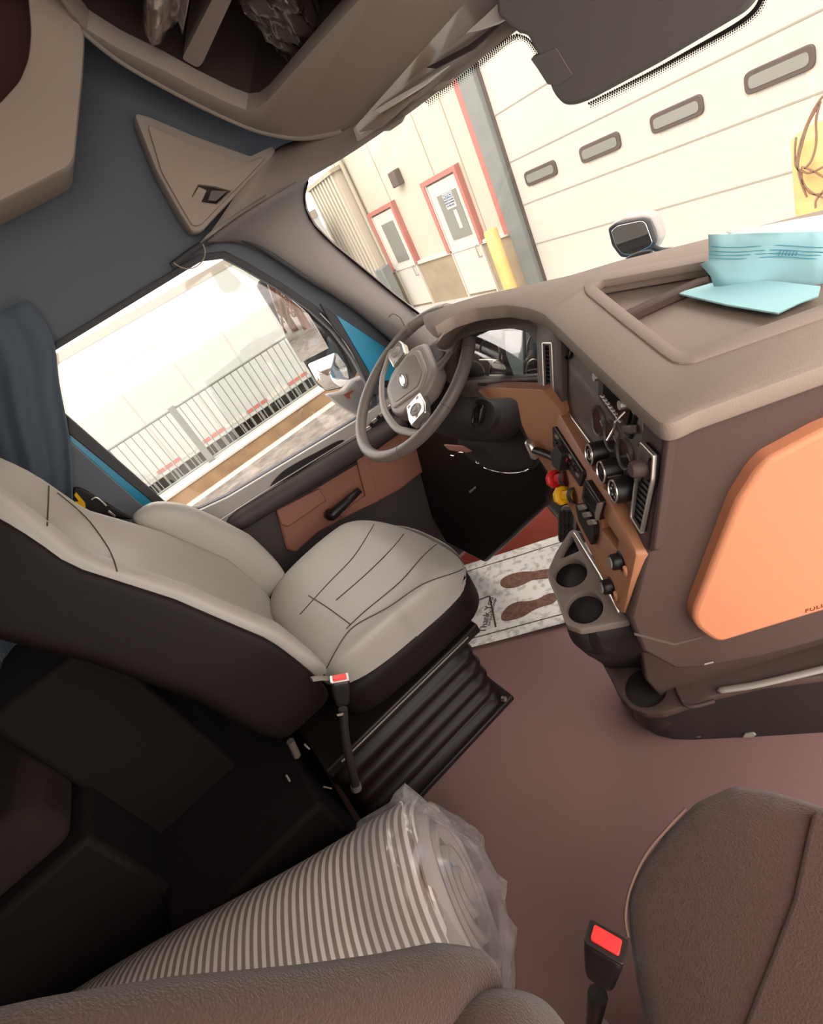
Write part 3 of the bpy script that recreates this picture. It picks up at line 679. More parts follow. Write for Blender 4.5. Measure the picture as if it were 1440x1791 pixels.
# ---------------- tan lower trim
TU = Plane(SP.hit((972, 720), 0.01), (-0.18, -1, 0.10))
slab('tan_upper_trim', rnd([(835, 682), (868, 678), (950, 682), (975, 712), (1010, 770), (1015, 810), (1000, 860), (966, 836), (932, 787), (912, 740), (905, 702), (895, 696), (850, 698)], 5), TU, 0.03, M_TAN, db, 0.008, 0.010)
PKT = rnd([(1058, 896), (1089, 944), (1086, 968), (1053, 924)], 2)
plate('tan_lower_trim', rnd([(962, 712), (974, 712), (1024, 797), (1036, 812), (1040, 826), (1054, 832), (1058, 856), (1068, 864), (1074, 884), (1116, 966), (1094, 1068), (1084, 1062), (1034, 955), (1000, 884), (963, 836)], 4), [[(p.x, p.y) for p in PKT]], SP, 0.022, M_TAN, db, 0.006, 0.005)
# switch panels and knobs on the tan trim
swp = slab('switch_panel', rnd([(966, 747), (970, 746), (1020, 824), (1021, 832), (1014, 852), (967, 780)], 2), SP, 0.012, M_BLACK, db, 0.016, 0.002)
for i in range(6):
    for j in range(2):
        q = (973 + i*7.6 - j*2, 763 + i*11.6 + j*9)
        slab('panel_button', [(q[0]-2.4, q[1]-4), (q[0]+2, q[1]+2), (q[0]+1.6, q[1]+6), (q[0]-2.8, q[1]+0.5)], SP, 0.004, M_BLKM if (i + j) % 3 else M_HUB, swp, 0.019, 0.001)
slab('hazard_button', [(986, 787), (991, 794), (990, 808), (984, 800)], SP, 0.004, M_RED, swp, 0.021, 0.001)
ub = slab('display_unit', rnd([(1021, 841), (1026, 840), (1051, 879), (1043, 912), (1017, 872)], 3), SP, 0.014, M_BLACK, db, 0.020, 0.003)
slab('display_glass', [(1024, 848), (1046, 880), (1041, 900), (1021, 869)], SP, 0.002, glassy, ub, 0.0215, 0.0005)
slab('silver_end', [(1044, 880), (1050, 880), (1042, 911), (1040, 900)], SP, 0.006, M_SILVER, ub, 0.023, 0.001)
rb = slab('rocker_block', rnd([(1006, 882), (1018, 880), (1039, 916), (1039, 938), (1034, 954), (1012, 912)], 2), SP, 0.014, M_BLACK, db, 0.020, 0.002)
for i in range(3):
    q = (1013 + i*8.4, 887 + i*13.2)
    slab('rocker_switch', [(q[0]-5, q[1]-3), (q[0]+6, q[1]-5), (q[0]+10, q[1]+4), (q[0]-1, q[1]+6)], SP, 0.006, M_HUB, rb, 0.027, 0.002)
pk = rnd([(1058, 896), (1089, 944), (1086, 968), (1053, 924)], 2)
recess('storage_pocket', pk, SP, 0.03, M_BLACK, db, 0.0075)
tube('pocket_edge', [SP.hit(p, 0.008) for p in ((1053, 925), (1080, 968))], 0.0016, M_SILVER, db, 5)
for q in ((1091, 980), (1074, 1024)):
    sk = lathe('socket_knob', [(0.0, 0.020), (0.010, 0.020), (0.0125, 0.017), (0.013, 0.006), (0.016, 0.005), (0.0165, -0.002)], spin(q, 0.006), M_BLACK, db, 20)
    lathe('socket_cap', [(0.0, 0.0225), (0.008, 0.0218), (0.010, 0.0185)], spin(q, 0.006), M_HUB, sk, 18)
    o = SP.hit((q[0]+5, q[1]+28), 0.008); tube('socket_tether', crom([SP.hit((q[0]+2, q[1]+12), 0.018), SP.hit((q[0]+4, q[1]+22), 0.014), o], 3), 0.003, M_TAN, sk, 6)
# parking brake knobs pull out towards the driver
def brake_knob(face, base, m, lab):
    b_ = SP.hit(base, 0.006); f_ = CP + ray(*face).normalized()*((b_-CP).length*1.04); ax = (f_-b_).normalized()
    z = ax; x = Vector((0, 0, 1)).cross(z).normalized(); y = z.cross(x)
    L = (f_-b_).length; Mx = Matrix(((x.x, y.x, z.x, b_.x), (x.y, y.y, z.y, b_.y), (x.z, y.z, z.z, b_.z), (0, 0, 0, 1)))
    k = lathe(lab, [(0.012, 0.0), (0.0105, L*0.3), (0.0105, L*0.76), (0.016, L*0.78), (0.0185, L*0.82), (0.0185, L*0.95), (0.016, L), (0.0, L)], Mx, m, db, 8)
    lathe('knob_boot', [(0.018, -0.004), (0.015, 0.012), (0.010, 0.016)], Mx, M_BLKM, k, 16)
brake_knob((966, 838), (995, 836), M_RED, 'red_brake_knob')
brake_knob((979, 867), (1010, 866), M_YEL, 'yellow_brake_knob')
# gear selector stalk
s0 = SP.hit((975, 806), 0.012); s1 = CP + ray(962, 797).normalized()*((s0-CP).length*1.02); s2 = CP + ray(931, 786).normalized()*((s0-CP).length*1.06)
st = tube('shift_stalk', crom([s0, s1, s2], 4), 0.0075, M_BLACK, db, 8)
bm = bmesh.new(); dd = (s2-s1).normalized(); tube_bm(bm, [s2 - dd*0.004 + Vector((0, 0, 0.022)), s2 + Vector((0, 0, 0.02)), s2 - Vector((0, 0, 0.018)), s2 - Vector((0, 0, 0.022))], [0.006, 0.010, 0.010, 0.006], 10); finish(bm, 'stalk_head', M_SILVER, st, True, 0)
slab('stalk_boot', rnd([(962, 792), (972, 780), (983, 795), (978, 826), (966, 815)], 3), SP, 0.02, M_BLKM, db, 0.03, 0.006)

# ---------------- passenger-facing side of the dashboard
SIDE = [(1163, 748), (1170, 744), (1440, 652), (1640, 580), (1640, 1000), (1440, 1020), (1440, 1100), (1262, 1130), (1200, 1120), (1110, 1085), (1133, 965)]
slab('dash_side', [(1166, 750), (1440, 650), (1700, 560), (1700, 1100), (1440, 1120), (1330, 1150), (1230, 1168), (1180, 1170), (1125, 1140), (1102, 1082), (1131, 965)], PP, 0.06, M_DASHD, db, -0.004, 0.006)
slab('kick_panel', [(1110, 1060), (1440, 1000), (1700, 900), (1700, 1240), (1440, 1270), (1330, 1270), (1190, 1260), (1130, 1190)], PP, 0.02, M_DASHD, db, -0.075, 0.004)
slab('side_seam', [(1110, 1108), (1180, 1126), (1228, 1114), (1228, 1116), (1180, 1129), (1110, 1111)], PP, 0.002, M_PANEL, db, -0.0025, 0)
ORG = rnd([(1440, 755), (1345, 805), (1322, 830), (1290, 880), (1215, 1070), (1214, 1088), (1224, 1103), (1248, 1121), (1262, 1124), (1440, 1070), (1720, 986), (1720, 640)], [0, 14, 12, 14, 12, 8, 6, 12, 8, 0, 0, 0], 5)
slab('orange_panel', ORG, PP, 0.03, M_ORANGE, db, 0.018, 0.007, 3)
tm = text_mesh('embossed_letters', 'FULL', 0.0115, frame(PP.hit((1426, 1064), 0.0185), PP.hit((1440, 1062)) - PP.hit((1262, 1118)), PP.v), mat('letter_brown', '#7c3d20', 0.7), db, 0.0004, 1.15)
# knee panels under the column, dark
KP = Plane((-0.4, 0.80, 0.6), (0.1, -1, 0.25))
slab('knee_panel', [(700, 700), (835, 690), (905, 704), (915, 745), (960, 830), (955, 885), (900, 938), (848, 985), (780, 950), (740, 880), (690, 800)], KP, 0.03, M_BLACK, db, 0, 0.01)
slab('knee_cover', crom([(800, 700), (860, 700), (900, 710), (915, 750), (940, 800), (930, 822), (880, 828), (840, 818), (800, 780)], 2, True), KP, 0.02, M_BLKM, db, 0.05, 0.01)
tube('chrome_trim', [KP.hit(p, 0.075) for p in crom([(847, 818), (862, 823), (885, 827), (910, 826), (925, 821)], 4)], 0.0022, M_CHROME, db, 6)
slab('brown_cowl', [(775, 778), (808, 780), (825, 790), (815, 793), (785, 788)], KP, 0.008, M_BROWN, db, 0.09, 0.003)
tube('lever_tip', [KP.hit(p, 0.10) for p in crom([(789, 796), (796, 797), (804, 791), (812, 792)], 3)], 0.003, M_CHROME, db, 6)
tube('lever_tip', [KP.hit(p, 0.10) for p in crom([(832, 805), (834, 810), (840, 810)], 3)], 0.003, M_CHROME, db, 6)
slab('pedal_clip', [(820, 859), (831, 851), (832, 854), (822, 863)], KP, 0.003, M_SILVER, db, 0.06, 0.001)

# ================================================================== STEERING WHEEL
WC = Vector((-0.557, 0.615, 0.866)); ta = math.radians(30)
WN = Vector((0, -math.sin(ta), math.cos(ta)))
th0 = math.radians(-35)
wx0 = Vector((1, 0, 0)); wy0 = WN.cross(wx0)
e1 = wx0*math.cos(th0) + wy0*math.sin(th0); e2 = WN.cross(e1)
WF = Matrix(((e1.x, e2.x, WN.x, WC.x), (e1.y, e2.y, WN.y, WC.y), (e1.z, e2.z, WN.z, WC.z), (0, 0, 0, 1)))
sw = thing('steering_wheel', 'grey leather steering wheel with silver thumb controls', 'steering wheel', WC)
def wp(x, y, z=0.0): return WF @ Vector((x, y, z))
RR = 0.214
def arc(a0, a1, n, r=RR, z=0.0): return [wp(r*math.cos(math.radians(a0+(a1-a0)*i/n)), r*math.sin(math.radians(a0+(a1-a0)*i/n)), z) for i in range(n+1)]
tube('rim', arc(0, 360, 96)[:-1], 0.0158, M_WHEEL, sw, 16, True)
for a in (20, 160, 205, 335, 60, 120):
    tube('rim_seam', [WC + (wp(RR*math.cos(math.radians(a)), RR*math.sin(math.radians(a)))-WC) + ((e1*math.cos(math.radians(a))+e2*math.sin(math.radians(a)))*math.cos(k*math.pi/6) + WN*math.sin(k*math.pi/6))*0.0159 for k in range(12)], 0.0007, M_SEAM, sw, 4, True)
# perforated grip sections
for (s0_, s1_) in ((163, 203), (62, 118)):
    bmg = bmesh.new()
    for i in range(int((s1_-s0_)/1.5)):
        a = math.radians(s0_ + 1.5*i + 0.7); d_ = e1*math.cos(a)+e2*math.sin(a)
        tube_bm(bmg, [WC + d_*RR + (-d_*math.cos(k) + WN*math.sin(k))*0.0160 for k in (-0.7, -0.3, 0.1, 0.5, 0.9)], 0.0009, 4)
    finish(bmg, 'grip_ribs', M_WHEELD, sw, True, 0)
WPt = Plane(WC, WN, up=e2); 
def wslab(name, pts, z, th, m, par, bev=0.004, r=0.0, seg=2):
    q = rnd([Vector((a, b, 0)) for a, b in pts], r) if r else [Vector((a, b, 0)) for a, b in pts]
    return slab3(name, [wp(p.x, p.y, z) for p in q], WN, th, m, par, bev, seg)
wslab('hub', [(-0.104, 0.052), (-0.066, 0.096), (0.066, 0.096), (0.104, 0.052), (0.100, -0.040), (0.055, -0.080), (-0.055, -0.080), (-0.100, -0.040)], 0.012, 0.05, M_HUB, sw, 0.012, 0.02, 3)
wslab('horn_pad', [(-0.092, 0.036), (-0.052, 0.074), (0.052, 0.074), (0.092, 0.036), (0.052, -0.068), (-0.052, -0.068)], 0.017, 0.02, M_HUB, sw, 0.005, 0.016, 3)
wslab('horn_pad_inset', [(-0.076, 0.032), (-0.044, 0.061), (0.044, 0.061), (0.076, 0.032), (0.042, -0.056), (-0.042, -0.056)], 0.0185, 0.02, M_WHEEL, sw, 0.002, 0.014, 2)
bd = lathe('badge', [(0, 0.0225), (0.80, 0.0225), (1.0, 0.018)], WF @ Matrix.Translation((-0.0, -0.005, 0)) @ Matrix.Diagonal((0.032, 0.0115, 1, 1)), M_SILVER, sw, 32)
lathe('badge_ring', [(0.9, 0.0225), (0.94, 0.0245), (1.05, 0.0240), (1.1, 0.018)], WF @ Matrix.Translation((0, -0.005, 0)) @ Matrix.Diagonal((0.030, 0.0125, 1, 1)), M_HUB, sw, 32)
for sgn in (-1, 1):
    tube('spoke', [wp(sgn*0.08, 0.008, -0.006), wp(sgn*0.13, 0.006, -0.008), wp(sgn*0.208, 0.002, 0.0)], [0.030, 0.024, 0.016], M_WHEEL, sw, 12, flat=0.5, up=WN)
    cpn = wslab('thumb_control', [(sgn*0.098, 0.030), (sgn*0.150, 0.034), (sgn*0.178, 0.026), (sgn*0.178, -0.026), (sgn*0.150, -0.030), (sgn*0.098, -0.024)], 0.018, 0.022, M_SILVER, sw, 0.004, 0.006)
    lathe('control_ring', [(0.0, 0.0045), (0.006, 0.0045), (0.0075, 0.002), (0.014, 0.002), (0.017, 0.0035), (0.0185, 0.0)], WF @ Matrix.Translation((sgn*0.142, 0.002, 0.018)), M_HUB, cpn, 24)
    for (bx_, by_) in ((0.110, 0.018), (0.110, -0.014), (0.166, 0.0)):
        wslab('control_button', [(sgn*(bx_-0.005), by_-0.005), (sgn*(bx_+0.005), by_-0.005), (sgn*(bx_+0.005), by_+0.005), (sgn*(bx_-0.005), by_+0.005)], 0.0185, 0.003, M_HUB, cpn, 0.001)
    # twin upper spokes
    tube('upper_spoke', [wp(sgn*0.055, 0.070, -0.004), wp(sgn*0.040, 0.125, -0.010), wp(sgn*0.042, 0.205, -0.001)], [0.016, 0.0125, 0.0125], M_WHEEL, sw, 10, flat=0.6, up=WN)
wslab('upper_bridge', [(-0.05, 0.07), (0.05, 0.07), (0.038, 0.13), (-0.038, 0.13)], 0.0, 0.02, M_WHEELD, sw, 0.006, 0.01)
tube('lower_bar', [wp(*p) for p in crom([(-0.205, -0.02, 0.004), (-0.165, -0.050, 0.006), (-0.11, -0.080, 0.010), (0, -0.098, 0.012), (0.11, -0.080, 0.010), (0.165, -0.050, 0.006), (0.205, -0.02, 0.004)], 5)], 0.0105, M_HUB, sw, 10, flat=0.6, up=WN)
# column shroud behind the wheel
cs = thing('steering_column', 'dark plastic steering column shroud with a stalk knob behind the wheel', 'steering column', (-0.5, 0.68, 0.6))
rings = []
for (c, ru, rv) in (((-0.557, 0.635, 0.835), 0.045, 0.045), ((-0.540, 0.652, 0.805), 0.085, 0.070), ((-0.505, 0.675, 0.765), 0.125, 0.085), ((-0.49, 0.72, 0.71), 0.130, 0.085), ((-0.49, 0.775, 0.65), 0.110, 0.07)):
    c = Vector(c); rings.append([c + wx0*(ru*math.copysign(abs(math.cos(t))**0.8, math.cos(t))) + wy0*(rv*math.copysign(abs(math.sin(t))**0.8, math.sin(t))) for t in [2*math.pi*k/28 for k in range(28)]])
loft('shroud', rings, M_BLKM, cs, 0, True, 0)
kd = ray(842, 727).normalized(); ko = Vector((-0.40, 0.645, 0.765)); ko = CP + kd*((ko-CP).length)
kx = Vector((0.35, -0.75, 0.55)).normalized()
zz = kx; xx = Vector((0, 0, 1)).cross(zz).normalized(); yy = zz.cross(xx)
KM = Matrix(((xx.x, yy.x, zz.x, ko.x), (xx.y, yy.y, zz.y, ko.y), (xx.z, yy.z, zz.z, ko.z), (0, 0, 0, 1)))
lathe('ignition_ring', [(0.040, -0.030), (0.041, 0.0), (0.036, 0.003), (0.0, 0.003)], KM, M_BLKM, cs, 32)
kk = softbox('stalk_knob', (0, 0, 0), (1, 1, 1), mat('glossy_black', '#1c1715', 0.18), cs, 4, 6, lambda q, w: KM @ Vector((q.x*0.014+q.y*0.008, q.y*0.024, 0.010+q.z*0.014)))
tube('column_lever', [Vector((-0.62, 0.66, 0.82)), Vector((-0.72, 0.64, 0.84)), Vector((-0.76, 0.63, 0.85))], [0.008, 0.007, 0.011], M_BLKM, cs, 8)
tube('column_shaft', [Vector((-0.49, 0.76, 0.66)), Vector((-0.52, 0.95, 0.05))], 0.04, M_BLACK, cs, 12)

# ================================================================== FOOTWELL
fc = box('footwell_carpet', (-0.95, 0.62, 0.0), (0.02, 1.19, 0.005), M_REDC, None, 0.004); tag(fc, 'rust red carpet lining the driver footwell under the dashboard', 'carpet')
pm = PY(0.78)
ped = thing('accelerator_pedal', 'grey ribbed accelerator pedal standing behind the cup holders', 'pedal', at((986, 905), 'y', 0.72))
PL = Plane(at((988, 908), 'y', 0.66), (0.25, -0.75, 0.6))
slab('pedal_pad', rnd([(975, 900), (984, 884), (1000, 884), (1006, 905), (1003, 950), (976, 948)], 5), PL, 0.012, M_PANEL, ped, 0, 0.003)
for i in range(4):
    slab('tread_rib', [(978+i*6.5, 892), (981+i*6.5, 892), (981+i*6.5, 944), (978+i*6.5, 944)], PL, 0.003, M_BLKM, ped, 0.003, 0)
for i in range(5):
    slab('tread_rib', [(977, 896+i*10), (1003, 893+i*10), (1003, 895.5+i*10), (977, 898.5+i*10)], PL, 0.003, M_BLKM, ped, 0.003, 0)
tube('pedal_arm', [PL.hit((992, 915), -0.01), Vector((PL.hit((992, 915)).x, 0.98, 0.02))], 0.012, M_BLACK, ped, 8)
# paper floor mat
pmat = bpy.data.materials.new('printed_paper'); pmat.use_nodes = True; nt = pmat.node_tree; b = nt.nodes['Principled BSDF']
tc = nt.nodes.new('ShaderNodeTexCoord'); nz = nt.nodes.new('ShaderNodeTexNoise'); nz.inputs['Scale'].default_value = 45; nz.inputs['Detail'].default_value = 4
cr = nt.nodes.new('ShaderNodeValToRGB'); cr.color_ramp.elements[0].position = 0.36; cr.color_ramp.elements[0].color = lin('#cbc3ba'); cr.color_ramp.elements[1].position = 0.5; cr.color_ramp.elements[1].color = lin('#f4ede6')
nt.links.new(tc.outputs['Object'], nz.inputs['Vector']); nt.links.new(nz.outputs['Fac'], cr.inputs['Fac']); nt.links.new(cr.outputs['Color'], b.inputs['Base Color']); b.inputs['Roughness'].default_value = 0.85
def zf(p, z=0.006): return at(p, 'z', z)
K1, K2, K3 = zf((860, 1127)), zf((986, 1094)), zf((836, 985))
ex = (K2-K1).normalized(); ey = Vector((-ex.y, ex.x, 0))
wid = (K3-K1).dot(ey)
def mp(u, v, z=0.0): return K1 + ex*u + ey*v + Vector((0, 0, z))
u0, u1 = -0.17, 0.42
rows = []
for j in range(10):
    rows.append([mp(u0 + (u1-u0)*i/14, wid*j/9, 0.010 + 0.0008*math.sin(i*0.9+j*0.6)) for i in range(15)])
pmo = thing('paper_floor_mat', 'printed white paper floor mat with two brown shoe prints beside the driver seat', 'floor mat', mp(0.1, 0.2, 0))
grid('paper_sheet', rows, pmat, pmo, 0.0006, 1, 0)
for v in (0.035, wid-0.045):
    rows = [[mp(u0 + (u1-u0)*i/14, v+dv, 0.0118) for i in range(15)] for dv in (0, 0.0035)]
    grid('border_line', rows, M_SEAM, pmo, 0.0004)
MK = M_SEAM
shoe = mat('shoe_print_brown', '#7d5a4c', 0.9, var=0.35, vscale=90)
def foot(pxs, name='shoe_print'):
    pts = [zf(p, 0.0185) for p in crom(pxs, 4, True)]
    slab3(name, pts, (0, 0, 1), 0.001, shoe, pmo, 0)
foot([(875, 1020), (880, 1011), (895, 1004), (912, 1000), (935, 999), (950, 996), (966, 996), (972, 1006), (962, 1010), (945, 1012), (930, 1014), (915, 1022), (895, 1028), (881, 1027)])
foot([(877, 1080), (880, 1070), (892, 1058), (908, 1052), (925, 1051), (942, 1047), (955, 1040), (970, 1037), (976, 1044), (966, 1055), (950, 1060), (935, 1066), (915, 1078), (895, 1084), (881, 1085)])
c0 = zf((846, 1075), 0.0185); tdir = (zf((853, 1052), 0.0185)-zf((842, 1098), 0.0185)).normalized(); tn = Vector((tdir.y, -tdir.x, 0))
TM = Matrix(((tdir.x, -tn.x, 0, c0.x), (tdir.y, -tn.y, 0, c0.y), (0, 0, 1, 0.0185), (0, 0, 0, 1)))
text_mesh('thank_you_lettering', 'Thank You', 0.036, TM @ Matrix.Translation((0.0, -0.012, 0)), MK, pmo, 0.0003)
text_mesh('small_lettering', 'for your Patronage', 0.016, TM @ Matrix.Translation((0.01, -0.030, 0)), MK, pmo, 0.0003)
slab3('print_rule', [zf(p, 0.0185) for p in ((855, 1042), (858, 1042), (869, 1096), (866, 1097))], (0, 0, 1), 0.0005, MK, pmo, 0)
slab3('print_rule', [zf(p, 0.0185) for p in ((829, 1052), (856, 1041), (856, 1043), (829, 1054))], (0, 0, 1), 0.0005, MK, pmo, 0)

# ================================================================== CUP HOLDER CONSOLE
ch = thing('console', 'dark floor console with two cup wells on a raised tray and one lower well', 'console', zf((1130, 1200), 0.0))
ZP = PZ(0.576); 
PLT = rnd([(999, 930), (1008, 930), (1092, 1078), (1098, 1084), (1060, 1092), (1015, 1100), (993, 1092), (976, 1045), (962, 1012), (961, 1000), (975, 968)], 4)
C1 = ell((999, 1004), 32, 26, 36, -18); C2 = ell((1024, 1064), 35, 30, 36, -12); TRI = rnd([(1000, 938), (1005, 940), (1017, 965), (990, 977), (977, 981), (984, 962)], 4)
plate('cup_tray', PLT, [C1, C2, TRI], ZP, 0.010, mat('cup_tray_grey', '#7d7068', 0.38, bump=0.1), ch, 0.0, 0.003)
recess('cup_well', C1, ZP, 0.085, M_BLACK, ch, -0.004, True, 0.88)
recess('cup_well', C2, ZP, 0.085, M_BLACK, ch, -0.004, True, 0.88)
recess('pocket_well', TRI, ZP, 0.04, M_BLACK, ch, -0.004, True, 0.9)
tube('tray_edge', [ZP.hit(p, 0.004) for p in ((1005, 932), (1050, 1005), (1084, 1072))], 0.0025, M_SILVER, ch, 6)
tb = [ZP.hit(p, -0.006) for p in PLT]; cc = sum(tb, Vector())/len(tb)
sup = []
for z, L in ((0.566, [(966, 1010), (993, 1092), (1015, 1101), (1094, 1085), (1098, 1070), (1006, 932)]), (0.50, [(974, 1040), (1000, 1126), (1030, 1141), (1128, 1112), (1135, 1085), (1030, 965)]),
             (0.40, [(1004, 1095), (1022, 1145), (1050, 1154), (1185, 1140), (1200, 1100), (1080, 1010)]), (0.28, [(1048, 1152), (1060, 1168), (1090, 1166), (1180, 1166), (1250, 1150), (1130, 1085)]), (0.20, [(1058, 1170), (1068, 1185), (1092, 1185), (1180, 1186), (1250, 1170), (1130, 1105)])):
    sup.append(rnd([at(p, 'z', z) for p in L], 0.03, 5))
loft('tray_support', sup, M_BLKM, ch, 0, True, 0)
ZL = PZ(0.27)
L_OUT = [(1060, 1165), (1095, 1150), (1150, 1150), (1180, 1150), (1330, 1120), (1440, 1100), (1700, 1040), (1700, 1130), (1440, 1182), (1330, 1196), (1250, 1215), (1190, 1236), (1160, 1246), (1130, 1247), (1105, 1238), (1085, 1215), (1073, 1190)]
C3 = ell((1130, 1203), 40, 37, 40, 0)
plate('console_top', rnd(L_OUT, 5), [C3], ZL, 0.012, M_DASHD, ch, 0, 0.003)
recess('cup_well', C3, ZL, 0.09, M_BLACK, ch, -0.005, True, 0.9)
lathe('well_rim', [(1.0, 0.0), (1.01, 0.004), (1.06, 0.004), (1.08, -0.002)], Matrix.Translation(ZL.hit((1130, 1203))) @ Matrix.Diagonal((0.5*(ZL.hit((1170, 1203))-ZL.hit((1090, 1203))).length,)*2 + (1, 1)) , M_DASHD, ch, 36) if False else None
BASE_T = rnd(L_OUT, 5); topl = [ZL.hit(p, -0.006) for p in BASE_T]
F_OUT = [(1090, 1180), (1110, 1180), (1150, 1175), (1180, 1170), (1330, 1150), (1440, 1130), (1760, 1080), (1760, 1240), (1440, 1281), (1330, 1288), (1250, 1292), (1210, 1294), (1178, 1293), (1150, 1286), (1120, 1268), (1098, 1240), (1086, 1210)]
botl = [zf(p, 0.002) for p in rnd(F_OUT, 5)]
midl = [a.lerp(b_, 0.45) + (Vector((a.x-0.1, a.y-0.5, 0)).normalized()*0.004) for a, b_ in zip(topl, botl)]
loft('console_body', [topl, midl, botl], M_BLKM, ch, 0, True, 25)
tube('shelf_rim', [ZL.hit(p, 0.012) for p in crom([(1255, 1208), (1290, 1203), (1330, 1196), (1440, 1170), (1600, 1130)], 4)], [0.002]+[0.007]*16, M_HUB, ch, 10, flat=0.6)
tube('inner_rim', [ZL.hit(p, 0.006) for p in crom([(1180, 1192), (1188, 1215), (1205, 1236), (1250, 1226)], 5)], 0.004, M_DASHD, ch, 8)
lathe('screw_cover', [(0.0, 0.003), (0.016, 0.003), (0.020, 0.0), (0.022, -0.002)], Matrix.Translation(PP.hit((1235, 1150), -0.02)) @ PP.mat().to_3x3().to_4x4(), M_BLKM, ch, 20)
tube('screw_slot', [PP.hit(p, 0.004) for p in ((1232, 1162), (1248, 1158))], 0.0016, M_HUB, ch, 5)
for q in (1205, 1298):
    slab('floor_clip', [(q, 1291), (q+5, 1283), (q+20, 1281), (q+26, 1286), (q+20, 1290)], Plane(zf((q, 1290)), (0.5, -0.8, 0.4)), 0.006, M_HUB, ch, 0.012, 0.002)

# ================================================================== DRIVER SEAT
ds = thing('driver_seat', 'grey and black vinyl driver seat on a black bellows pedestal', 'seat', (-0.54, 0.1, 0.0))
def cushf(q, w):
    # front rolls down, seat sides raised, waist in plan towards the back
    yy_ = (q.y+1)/2
    z = w.z + 0.018*abs(q.x)**3*(1 if q.z > 0 else 0) + 0.03*math.sin(max(0.0, yy_)*math.pi)*0.5*(1 if q.z > 0 else 0)
    if q.z > 0 and yy_ > 0.72: z -= 0.065*((yy_-0.72)/0.28)**1.6
    x = -0.545 + (w.x+0.545)*(0.90 + 0.10*math.sin(min(1, yy_*1.25)*math.pi/2)) 
    x = -0.545 + (x+0.545)*(1 - 0.16*max(0, (yy_-0.80)/0.20)**2)
    return Vector((x, w.y - (0.02*q.x*q.x if q.y > 0 else 0), z))
cu = softbox('seat_cushion', (-0.545, 0.20, 0.465), (0.270, 0.245, 0.070), M_SEATG, ds, 5, 22, cushf)
softbox('cushion_side', (-0.545, 0.185, 0.405), (0.274, 0.236, 0.062), M_SEATB, ds, 6, 18, lambda q, w: Vector((-0.545+(w.x+0.545)*(0.93+0.07*min(1, (q.y+1)*0.9))*(1-0.10*max(0, (q.y-0.5)/0.5)**2), w.y, w.z)))
def back_y(z):
    K = [(0.40, 0.03), (0.57, 0.0), (0.70, -0.022), (0.88, -0.10), (1.03, -0.185), (1.15, -0.20), (1.35, -0.235)]
    for (z0, y0), (z1, y1) in zip(K, K[1:]):
        if z <= z1: return y0 + (y1-y0)*(z-z0)/(z1-z0)
    return K[-1][1]
def backf(dx, dx2=0.0):
    def f(q, w):
        s_ = (q.z+1)/2
        wdt = 1.0 - 0.48*max(0, (s_-0.32)/0.68)**1.2
        bol = dx*(1-min(1, abs(q.x)/0.86)**3)*(1-0.75*max(0, (s_-0.6)/0.4)) + dx2*abs(q.x)**8 if q.y > 0 else 0
        return Vector((-0.545 + (w.x+0.545)*wdt, w.y + back_y(w.z) + bol, w.z))
    return f
bk = softbox('backrest', (-0.545, -0.035, 0.86), (0.248, 0.035, 0.42), M_SEATG, ds, 4, 24, backf(-0.055))
softbox('backrest_shell', (-0.545, -0.135, 0.83), (0.272, 0.085, 0.40), M_SEATB, ds, 6, 22, backf(-0.04, 0.046))
softbox('side_bolster', (-0.80, 0.0, 0.72), (0.040, 0.070, 0.22), M_SEATG, ds, 3.0, 12, lambda q, w: Vector((w.x, w.y + back_y(w.z)*0.9 + 0.01, w.z)))
softbox('head_rest', (-0.545, -0.03, 1.38), (0.17, 0.06, 0.13), M_SEATG, ds, 4, 12, lambda q, w: Vector((w.x, w.y + back_y(1.3), w.z)))
for path in ([(525, 1075), (575, 1020), (618, 975), (650, 925), (664, 897)], [(588, 1050), (640, 1005), (690, 955), (722, 912)], [(606, 1100), (640, 1068), (700, 1018), (745, 968), (788, 936), (805, 931)], [(540, 1042), (572, 1062), (613, 1092)], [(572, 1168), (600, 1118), (625, 1092), (680, 1062), (740, 1022), (800, 1000), (826, 985)]):
    h = surf_hits(cu, crom(path, 5))
    if len(h) > 2: tube('seam', h, 0.0014, M_SEAM, ds, 5)
for path in ([(85, 850), (84, 880), (82, 920)], [(100, 862), (150, 905), (190, 960), (205, 1000)]):
    h = surf_hits(bk, crom(path, 5))
    if len(h) > 2: tube('seam', h, 0.0014, M_SEAM, ds, 5)
# pedestal bellows
rings = []; prof = [(0.0, 1.0), (0.03, 1.0), (0.045, 0.94)]
for i in range(4):
    z = 0.05 + i*0.052; prof += [(z, 0.90), (z+0.012, 0.97), (z+0.028, 1.0), (z+0.040, 0.97), (z+0.050, 0.89)]
prof += [(0.275, 0.9), (0.30, 0.93), (0.33, 0.93)]
for z, s_ in prof:
    q = rnd([Vector((-0.545+sx*0.235*s_, 0.07+sy*0.245*s_+(0.0), z)) for sx, sy in ((-1, -1), (1, -1), (1, 1), (-1, 1))], 0.05, 6)
    rings.append(q)
loft('bellows', rings, M_BELLOW, ds, 0, True, 0)
box('slide_rail', (-0.80, -0.16, 0.305), (-0.285, 0.34, 0.335), M_BLACK, ds, 0.006)
box('slide_rail', (-0.297, -0.10, 0.0), (-0.290, 0.30, 0.022), M_SILVER, ds, 0.002) if False else None
tube('rail_edge', [Vector((-0.284, -0.12, 0.325)), Vector((-0.284, 0.30, 0.325))], 0.0022, M_HUB, ds, 5)
tube('base_bolt', [Vector((-0.31, 0.30, 0.03)), Vector((-0.30, 0.305, 0.03))], 0.008, M_SILVER, ds, 8)
box('base_plate', (-0.79, -0.20, 0.0), (-0.30, 0.33, 0.018), M_BLACK, ds, 0.004)
